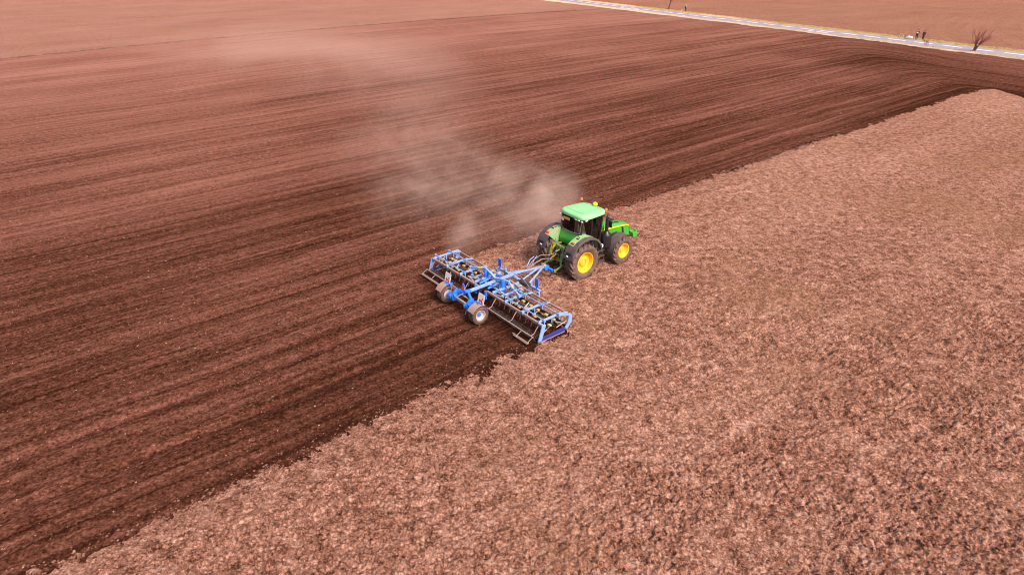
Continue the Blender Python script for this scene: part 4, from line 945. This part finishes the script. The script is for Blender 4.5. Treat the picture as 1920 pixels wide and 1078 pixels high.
# ------------------------------------------------------------------ people
def skinned(name, verts, edges, radii, mat, parent, sub=1):
    me = bpy.data.meshes.new(name); me.from_pydata([tuple(v) for v in verts], edges, []); o = bpy.data.objects.new(name, me); C.objects.link(o); o.parent = parent
    md = o.modifiers.new('skin', 'SKIN'); md.use_smooth_shade = True
    for i, sv in enumerate(me.skin_vertices[0].data if me.skin_vertices else []):
        sv.radius = (radii[i], radii[i])
    if not me.skin_vertices:
        pass
    ss = o.modifiers.new('sub', 'SUBSURF'); ss.levels = sub; ss.render_levels = sub
    me.materials.append(mat); return o
def add_skin_layer(me):
    bm = bmesh.new(); bm.from_mesh(me); bm.verts.layers.skin.verify(); bm.to_mesh(me); bm.free()
_sk = skinned
def skinned(name, verts, edges, radii, mat, parent, sub=1):
    me = bpy.data.meshes.new(name); me.from_pydata([tuple(v) for v in verts], edges, [])
    bm = bmesh.new(); bm.from_mesh(me); ly = bm.verts.layers.skin.verify(); bm.verts.ensure_lookup_table()
    for i, v in enumerate(bm.verts): v[ly].radius = (radii[i], radii[i]); v[ly].use_root = (i == 0)
    bm.to_mesh(me); bm.free()
    o = bpy.data.objects.new(name, me); C.objects.link(o); o.parent = parent
    md = o.modifiers.new('skin', 'SKIN'); md.use_smooth_shade = True
    ss = o.modifiers.new('sub', 'SUBSURF'); ss.levels = sub; ss.render_levels = sub
    me.materials.append(mat); return o
m_skin = paint('skin', (.50, .26, .18), .6, dust=0); m_hair = paint('hair_dark', (.03, .018, .012), .8, dust=0); m_hairp = paint('hair_fair', (.42, .28, .17), .8, dust=0)
def cloth(n, c): return paint(n, c, .85, dust=.08)
def person(x, y, rz, label, jacket, trousers, hair, hgt=1.78, arms='down', stride=.12, lean=.0, grp=None):
    k = hgt / 1.78; e = empty('person', (x, y, .04), rz, label, 'person', grp)
    J = dict(pel=(0, 0, .95), wst=(0, 0, 1.08), chs=(.01 + lean * .5, 0, 1.30), nkb=(lean, 0, 1.46), nk=(lean + .01, 0, 1.54), hd=(lean + .02, 0, 1.64), top=(lean + .01, 0, 1.72))
    for sg, t in ((1, 'l'), (-1, 'r')):
        st_ = stride * sg
        J['hip' + t] = (0, .10 * sg, .90); J['kn' + t] = (st_ * .6 + .02, .11 * sg, .49); J['an' + t] = (st_, .11 * sg, .09); J['to' + t] = (st_ + .17, .13 * sg, .035)
        J['sh' + t] = (lean, .18 * sg, 1.42)
        if arms == 'down' or (arms == 'one' and sg > 0):
            J['el' + t] = (lean - .03, .25 * sg, 1.14); J['wr' + t] = (lean + .05, .26 * sg, .89)
        else:
            J['el' + t] = (lean + .03, .25 * sg, 1.16); J['wr' + t] = (lean + .25, .14 * sg, 1.20)
        w0 = Vector(J['wr' + t]); dr = (w0 - Vector(J['el' + t])).normalized(); J['pa' + t] = tuple(w0 + dr * .07)
        for f_ in range(4):
            a = Vector(J['pa' + t]) + Vector((.028 - .018 * f_, 0, 0)); J['f%d%s' % (f_, t)] = tuple(a + dr * (.055 + .008 * (f_ in (1, 2))) + Vector((.012, -.012 * sg, 0)))
        J['th' + t] = tuple(w0 + dr * .05 + Vector((.045, -.01 * sg, 0)))
    names_ = list(J); E_ = [('pel', 'wst'), ('wst', 'chs'), ('chs', 'nkb'), ('nkb', 'nk'), ('nk', 'hd'), ('hd', 'top')]
    rad = dict(pel=.13, wst=.12, chs=.14, nkb=.075, nk=.055, hd=.092, top=.07)
    for t in 'lr':
        E_ += [('pel', 'hip' + t), ('hip' + t, 'kn' + t), ('kn' + t, 'an' + t), ('an' + t, 'to' + t), ('nkb', 'sh' + t), ('sh' + t, 'el' + t), ('el' + t, 'wr' + t), ('wr' + t, 'pa' + t), ('wr' + t, 'th' + t)] + [('pa' + t, 'f%d%s' % (f_, t)) for f_ in range(4)]
        rad.update({'hip' + t: .085, 'kn' + t: .055, 'an' + t: .038, 'to' + t: .03, 'sh' + t: .055, 'el' + t: .042, 'wr' + t: .028, 'pa' + t: .03, 'th' + t: .009, **{'f%d%s' % (f_, t): .0085 for f_ in range(4)}})
    V_ = [Vector(J[n]) * k for n in names_]; ix = {n: i for i, n in enumerate(names_)}
    skinned('body', V_, [(ix[a], ix[b_]) for a, b_ in E_], [rad[n] * k for n in names_], m_skin, e)
    def piece(name, ns, es, grow_, mat):
        i2 = {n: i for i, n in enumerate(ns)}
        return skinned(name, [Vector(J[n]) * k for n in ns], [(i2[a], i2[b_]) for a, b_ in es], [(rad[n] + grow_) * k for n in ns], mat, e)
    piece('jacket', ['pel', 'wst', 'chs', 'nkb', 'shl', 'ell', 'wrl', 'shr', 'elr', 'wrr'], [('pel', 'wst'), ('wst', 'chs'), ('chs', 'nkb'), ('nkb', 'shl'), ('shl', 'ell'), ('ell', 'wrl'), ('nkb', 'shr'), ('shr', 'elr'), ('elr', 'wrr')], .028, jacket)
    piece('trousers', ['pel', 'hipl', 'knl', 'anl', 'hipr', 'knr', 'anr'], [('pel', 'hipl'), ('hipl', 'knl'), ('knl', 'anl'), ('pel', 'hipr'), ('hipr', 'knr'), ('knr', 'anr')], .018, trousers)
    for t in 'lr': piece('shoe', ['an' + t, 'to' + t], [('an' + t, 'to' + t)], .016, m_hair)
    h_ = Vector(J['hd']) * k
    m = MB(); m.sphere(h_ + Vector((-.018, 0, .035)), .112 * k, (1, .9, 1), 14, 8); m.build('hair', hair, e)
    m = MB(); m.sphere(h_ + Vector((.098, 0, -.01)), .016, (1.2, .8, 1.3), 8, 6); m.build('nose', m_skin, e)
    for sg in (-1, 1):
        m = MB(); m.sphere(h_ + Vector((.086, sg * .032, .012)), .010, n=6, m=4); m.build('eye', m_hair, e)
    return e
FACE = R(-130)
p1 = person(76.9, 128.3, FACE, 'taller person in black with a white patch at the chest, by the road', cloth('black_coat', (.012, .008, .012)), cloth('black_trousers', (.012, .008, .016)), m_hair, 1.95, 'up', .05)
m = MB(); m.box((.28, .0, 1.30), (.03, .30, .24), Matrix.Rotation(R(-25), 3, 'Y')); tag(m.build('sheet_of_paper', MT['white'], None, .004), 'white sheet held by the taller person in black', 'paper')
pp = bpy.data.objects['sheet_of_paper']; pp.location = (76.9, 128.3, .04); pp.rotation_euler = (0, 0, FACE)
person(77.75, 127.6, R(-150), 'shorter person in dark grey-brown clothes standing beside the one in black', cloth('grey_coat', (.045, .032, .028)), cloth('dark_trousers', (.02, .014, .014)), m_hair, 1.80, 'down', .04)
p3 = person(48.8, 191.8, R(40), 'lone walker in a pale blue jacket with a dark rucksack', cloth('pale_blue_jacket', (.55, .62, .80)), cloth('dark_brown_trousers', (.03, .012, .010)), m_hairp, 1.95, 'down', .22)
m = MB(); m.box((-.20, 0, 1.22), (.18, .28, .42)); m.box((-.30, 0, 1.15), (.06, .2, .2)); bk = m.build('rucksack', cloth('navy_cloth', (.01, .03, .09)), None, .05)
tag(bk, 'dark navy rucksack on the back of the lone walker', 'rucksack'); bk.location = (48.8, 191.8, .1); bk.rotation_euler = (0, 0, R(40))

# small pale dog at the walker's side
e = empty('dog', (47.9, 192.6, .05), R(60), 'small pale dog on the verge beside the lone walker', 'dog')
DJ = [(-.20, 0, .36), (0, 0, .35), (.20, 0, .37), (.30, 0, .48), (.38, 0, .54), (.48, 0, .50), (-.28, 0, .42), (-.38, 0, .50)]
DE = [(0, 1), (1, 2), (2, 3), (3, 4), (4, 5), (0, 6), (6, 7)]; DR = [.095, .10, .115, .07, .065, .03, .03, .018]
for x0, bx in ((-.20, -.1), (.20, 0)):
    for sg in (-1, 1):
        i = len(DJ); b_ = 0 if x0 < 0 else 2
        DJ += [(x0 + (.04 if x0 < 0 else 0), sg * .07, .24), (x0 + (-.05 if x0 < 0 else .01), sg * .07, .13), (x0 + (0 if x0 < 0 else .02), sg * .07, .02)]
        DE += [(b_, i), (i, i + 1), (i + 1, i + 2)]; DR += [.055 if x0 < 0 else .04, .025, .022]
i = len(DJ); DJ += [(.36, .05, .61), (.36, -.05, .61)]; DE += [(4, i), (4, i + 1)]; DR += [.02, .02]
skinned('body', DJ, DE, DR, cloth('pale_fur', (.75, .62, .52)), e)

# bicycle lying against the verge and a pale bundle
def bicycle(x, y, rz, tilt, label):
    e = empty('bicycle', (x, y, .06), rz, label, 'bicycle'); e.rotation_euler = (tilt, 0, rz)
    for xx in (-.52, .52):
        w_ = bpy.data.objects.new('wheel', None); C.objects.link(w_); w_.parent = e; w_.location = (xx, 0, .34)
        m = MB(); m.lathe([(.33 + .022 * math.cos(t), .02 * math.sin(t)) for t in [k * math.pi / 4 for k in range(8)]], (0, 0, 0), 'y', 28, True); m.build('tyre', MT['black'], w_)
        m = MB(); m.lathe([(.30, -.012), (.315, -.012), (.315, .012), (.30, .012)], (0, 0, 0), 'y', 28, True)
        for k in range(12): a = k * math.pi / 6; m.tube([(0, 0, 0), (.30 * math.cos(a), 0, .30 * math.sin(a))], .003, 4)
        m.build('rim', MT['steel'], w_)
    m = MB(); A_, B_, S_, H_ = (-.52, 0, .34), (-.08, 0, .28), (-.2, 0, .80), (.36, 0, .82)
    for a, b_ in ((A_, B_), (B_, S_), (S_, A_), (S_, H_), (B_, (.38, 0, .72)), (H_, (.52, 0, .34)), (S_, (-.23, 0, .93)), (H_, (.34, 0, .98))): m.tube([a, b_], .022, 8)
    m.build('frame', MT['white'], e)
    m = MB(); m.box((-.24, 0, .95), (.26, .14, .06)); m.build('saddle', MT['black'], e, .02)
    m = MB(); m.tube([(.24, -.3, .98), (.36, -.2, 1.0), (.36, .2, 1.0), (.24, .3, .98)], .014, 6); m.build('handlebar', MT['black'], e)
    m = MB(); m.lathe([(.09, -.01), (.1, 0), (.09, .01), (.03, 0)], (-.08, .05, .28), 'y', 16, True); m.bar((-.08, .08, .28), (.06, .08, .16), .02); m.bar((-.08, -.08, .28), (-.22, -.08, .40), .02); m.box((.06, .12, .16), (.08, .08, .02)); m.box((-.22, -.12, .4), (.08, .08, .02)); m.build('pedals', MT['dark'], e)
    return e
bicycle(76.3, 132.0, R(-65), R(38), 'pale bicycle leaning over in the verge grass')
bicycle(76.0, 129.2, R(-65), R(66), 'white bicycle lying down beside the white bag')
m = MB(); bm_ = random.Random(9)
m.sphere((0, 0, .26), .42, (1.25, .8, .62), 16, 10); m.sphere((.42, .1, .22), .26, (1, .8, .8), 12, 8)
for i, v in enumerate(m.v):
    m.v[i] = (v[0] * (1 + bm_.uniform(-.06, .06)), v[1] * (1 + bm_.uniform(-.06, .06)), max(0, v[2] * (1 + bm_.uniform(-.1, .1))))
o = m.build('bag', MT['white'], None); o.location = (76.45, 129.9, .04); o.rotation_euler = (0, 0, R(-60)); tag(o, 'slumped white bag at the road edge between the bicycles and the two people', 'bag')

# ------------------------------------------------------------------ dust raised by the work, and the air
def gauss_sum(N, L, ob, blobs):
    tot = None
    for c_, r_, a_ in blobs:
        v1 = N.new('ShaderNodeVectorMath'); v1.operation = 'SUBTRACT'; L.new(ob, v1.inputs[0]); v1.inputs[1].default_value = c_
        v2 = N.new('ShaderNodeVectorMath'); v2.operation = 'DIVIDE'; L.new(v1.outputs[0], v2.inputs[0]); v2.inputs[1].default_value = r_
        v3 = N.new('ShaderNodeVectorMath'); v3.operation = 'LENGTH'; L.new(v2.outputs[0], v3.inputs[0])
        g_ = maprange(N, L, v3.outputs['Value'], 0, 1, a_, 0)
        tot = g_ if tot is None else mathn(N, L, 'ADD', tot, g_)
    return tot
def dust_box(name, lo, hi, blobs, nscale, label, step, thr=(.22, .80), rotz=0.):
    m = bpy.data.materials.new(name); m.use_nodes = True; N, L = m.node_tree.nodes, m.node_tree.links
    N.remove(N['Principled BSDF']); pv = N.new('ShaderNodeVolumePrincipled'); L.new(pv.outputs[0], N['Material Output'].inputs['Volume'])
    pv.inputs['Color'].default_value = (1., .755, .65, 1); pv.inputs['Anisotropy'].default_value = -.25
    g_ = N.new('ShaderNodeNewGeometry'); ob = g_.outputs['Position']
    nz = noise(N, L, ob, nscale, 5, .62, (1, .8, 1.3)); nz.node.inputs['Distortion'].default_value = .6; nz = maprange(N, L, nz, thr[0], thr[1], 0.05, 1)
    L.new(mathn(N, L, 'MULTIPLY', gauss_sum(N, L, ob, blobs), nz), pv.inputs['Density'])
    bm = bmesh.new()
    for c_, r_, a_ in blobs:
        for i in range(16):
            for j in range(9):
                th, ph = 2 * math.pi * i / 16, math.pi * (j - 4) / 8.2
                p = Vector((c_[0] + r_[0] * .93 * math.cos(th) * math.cos(ph), c_[1] + r_[1] * .93 * math.sin(th) * math.cos(ph), max(.03, c_[2] + r_[2] * .93 * math.sin(ph))))
                lu_ = (p.x - TX) * eu[0] + (p.y - TY) * eu[1]; lv_ = (p.x - TX) * ev[0] + (p.y - TY) * ev[1]
                lim = max(1.75, 4.9 - .756 * (lu_ + 4.1))
                if lv_ < lim: p.x += (lim - lv_) * ev[0]; p.y += (lim - lv_) * ev[1]
                if lo[1] <= p.y <= hi[1]: bm.verts.new(p)
    bmesh.ops.convex_hull(bm, input=bm.verts); loose = [v for v in bm.verts if not v.link_faces]; bmesh.ops.delete(bm, geom=loose, context='VERTS'); bmesh.ops.recalc_face_normals(bm, faces=bm.faces)
    me = bpy.data.meshes.new(name); bm.to_mesh(me); bm.free(); me.materials.append(m); o = bpy.data.objects.new(name, me); C.objects.link(o)
    try: m.cycles.volume_step_rate = step
    except Exception: pass
    tag(o, label, None, None, 'stuff'); return o
dust_box('dust', (-17, 28, -.3), (9, 66, 6.0), [((2.4, 37.5, .6), (3.0, 5.5, 2.8), .17), ((3.2, 42.5, .7), (2.6, 4.5, 2.4), .11), ((.2, 42, 1.0), (5.0, 6, 2.8), .10), ((-2.8, 35.0, .5), (1.6, 3.6, 2.2), .17), ((-.5, 36.5, .6), (3.6, 4.2, 2.0), .07),
 ((-4.2, 45, 1.2), (6.5, 9, 3.2), .045), ((-6.2, 41, .9), (5.5, 7, 2.4), .042), ((-8.5, 54, 1.6), (8.5, 15, 3.2), .030)], .55,
         'thin brown dust blowing off the tractor and the cultivator', .16, (.30, .74))
dust_box('dust', (-80, 66.5, -.3), (10, 150, 9), [((-12, 74, 1.2), (13, 22, 4), .014), ((-18, 92, 1.5), (18, 26, 5), .018), ((-38, 112, 1.5), (28, 26, 5), .017)], .07,
         'faint far veil of dust drifting across the tilled field', .35, (.30, .72))
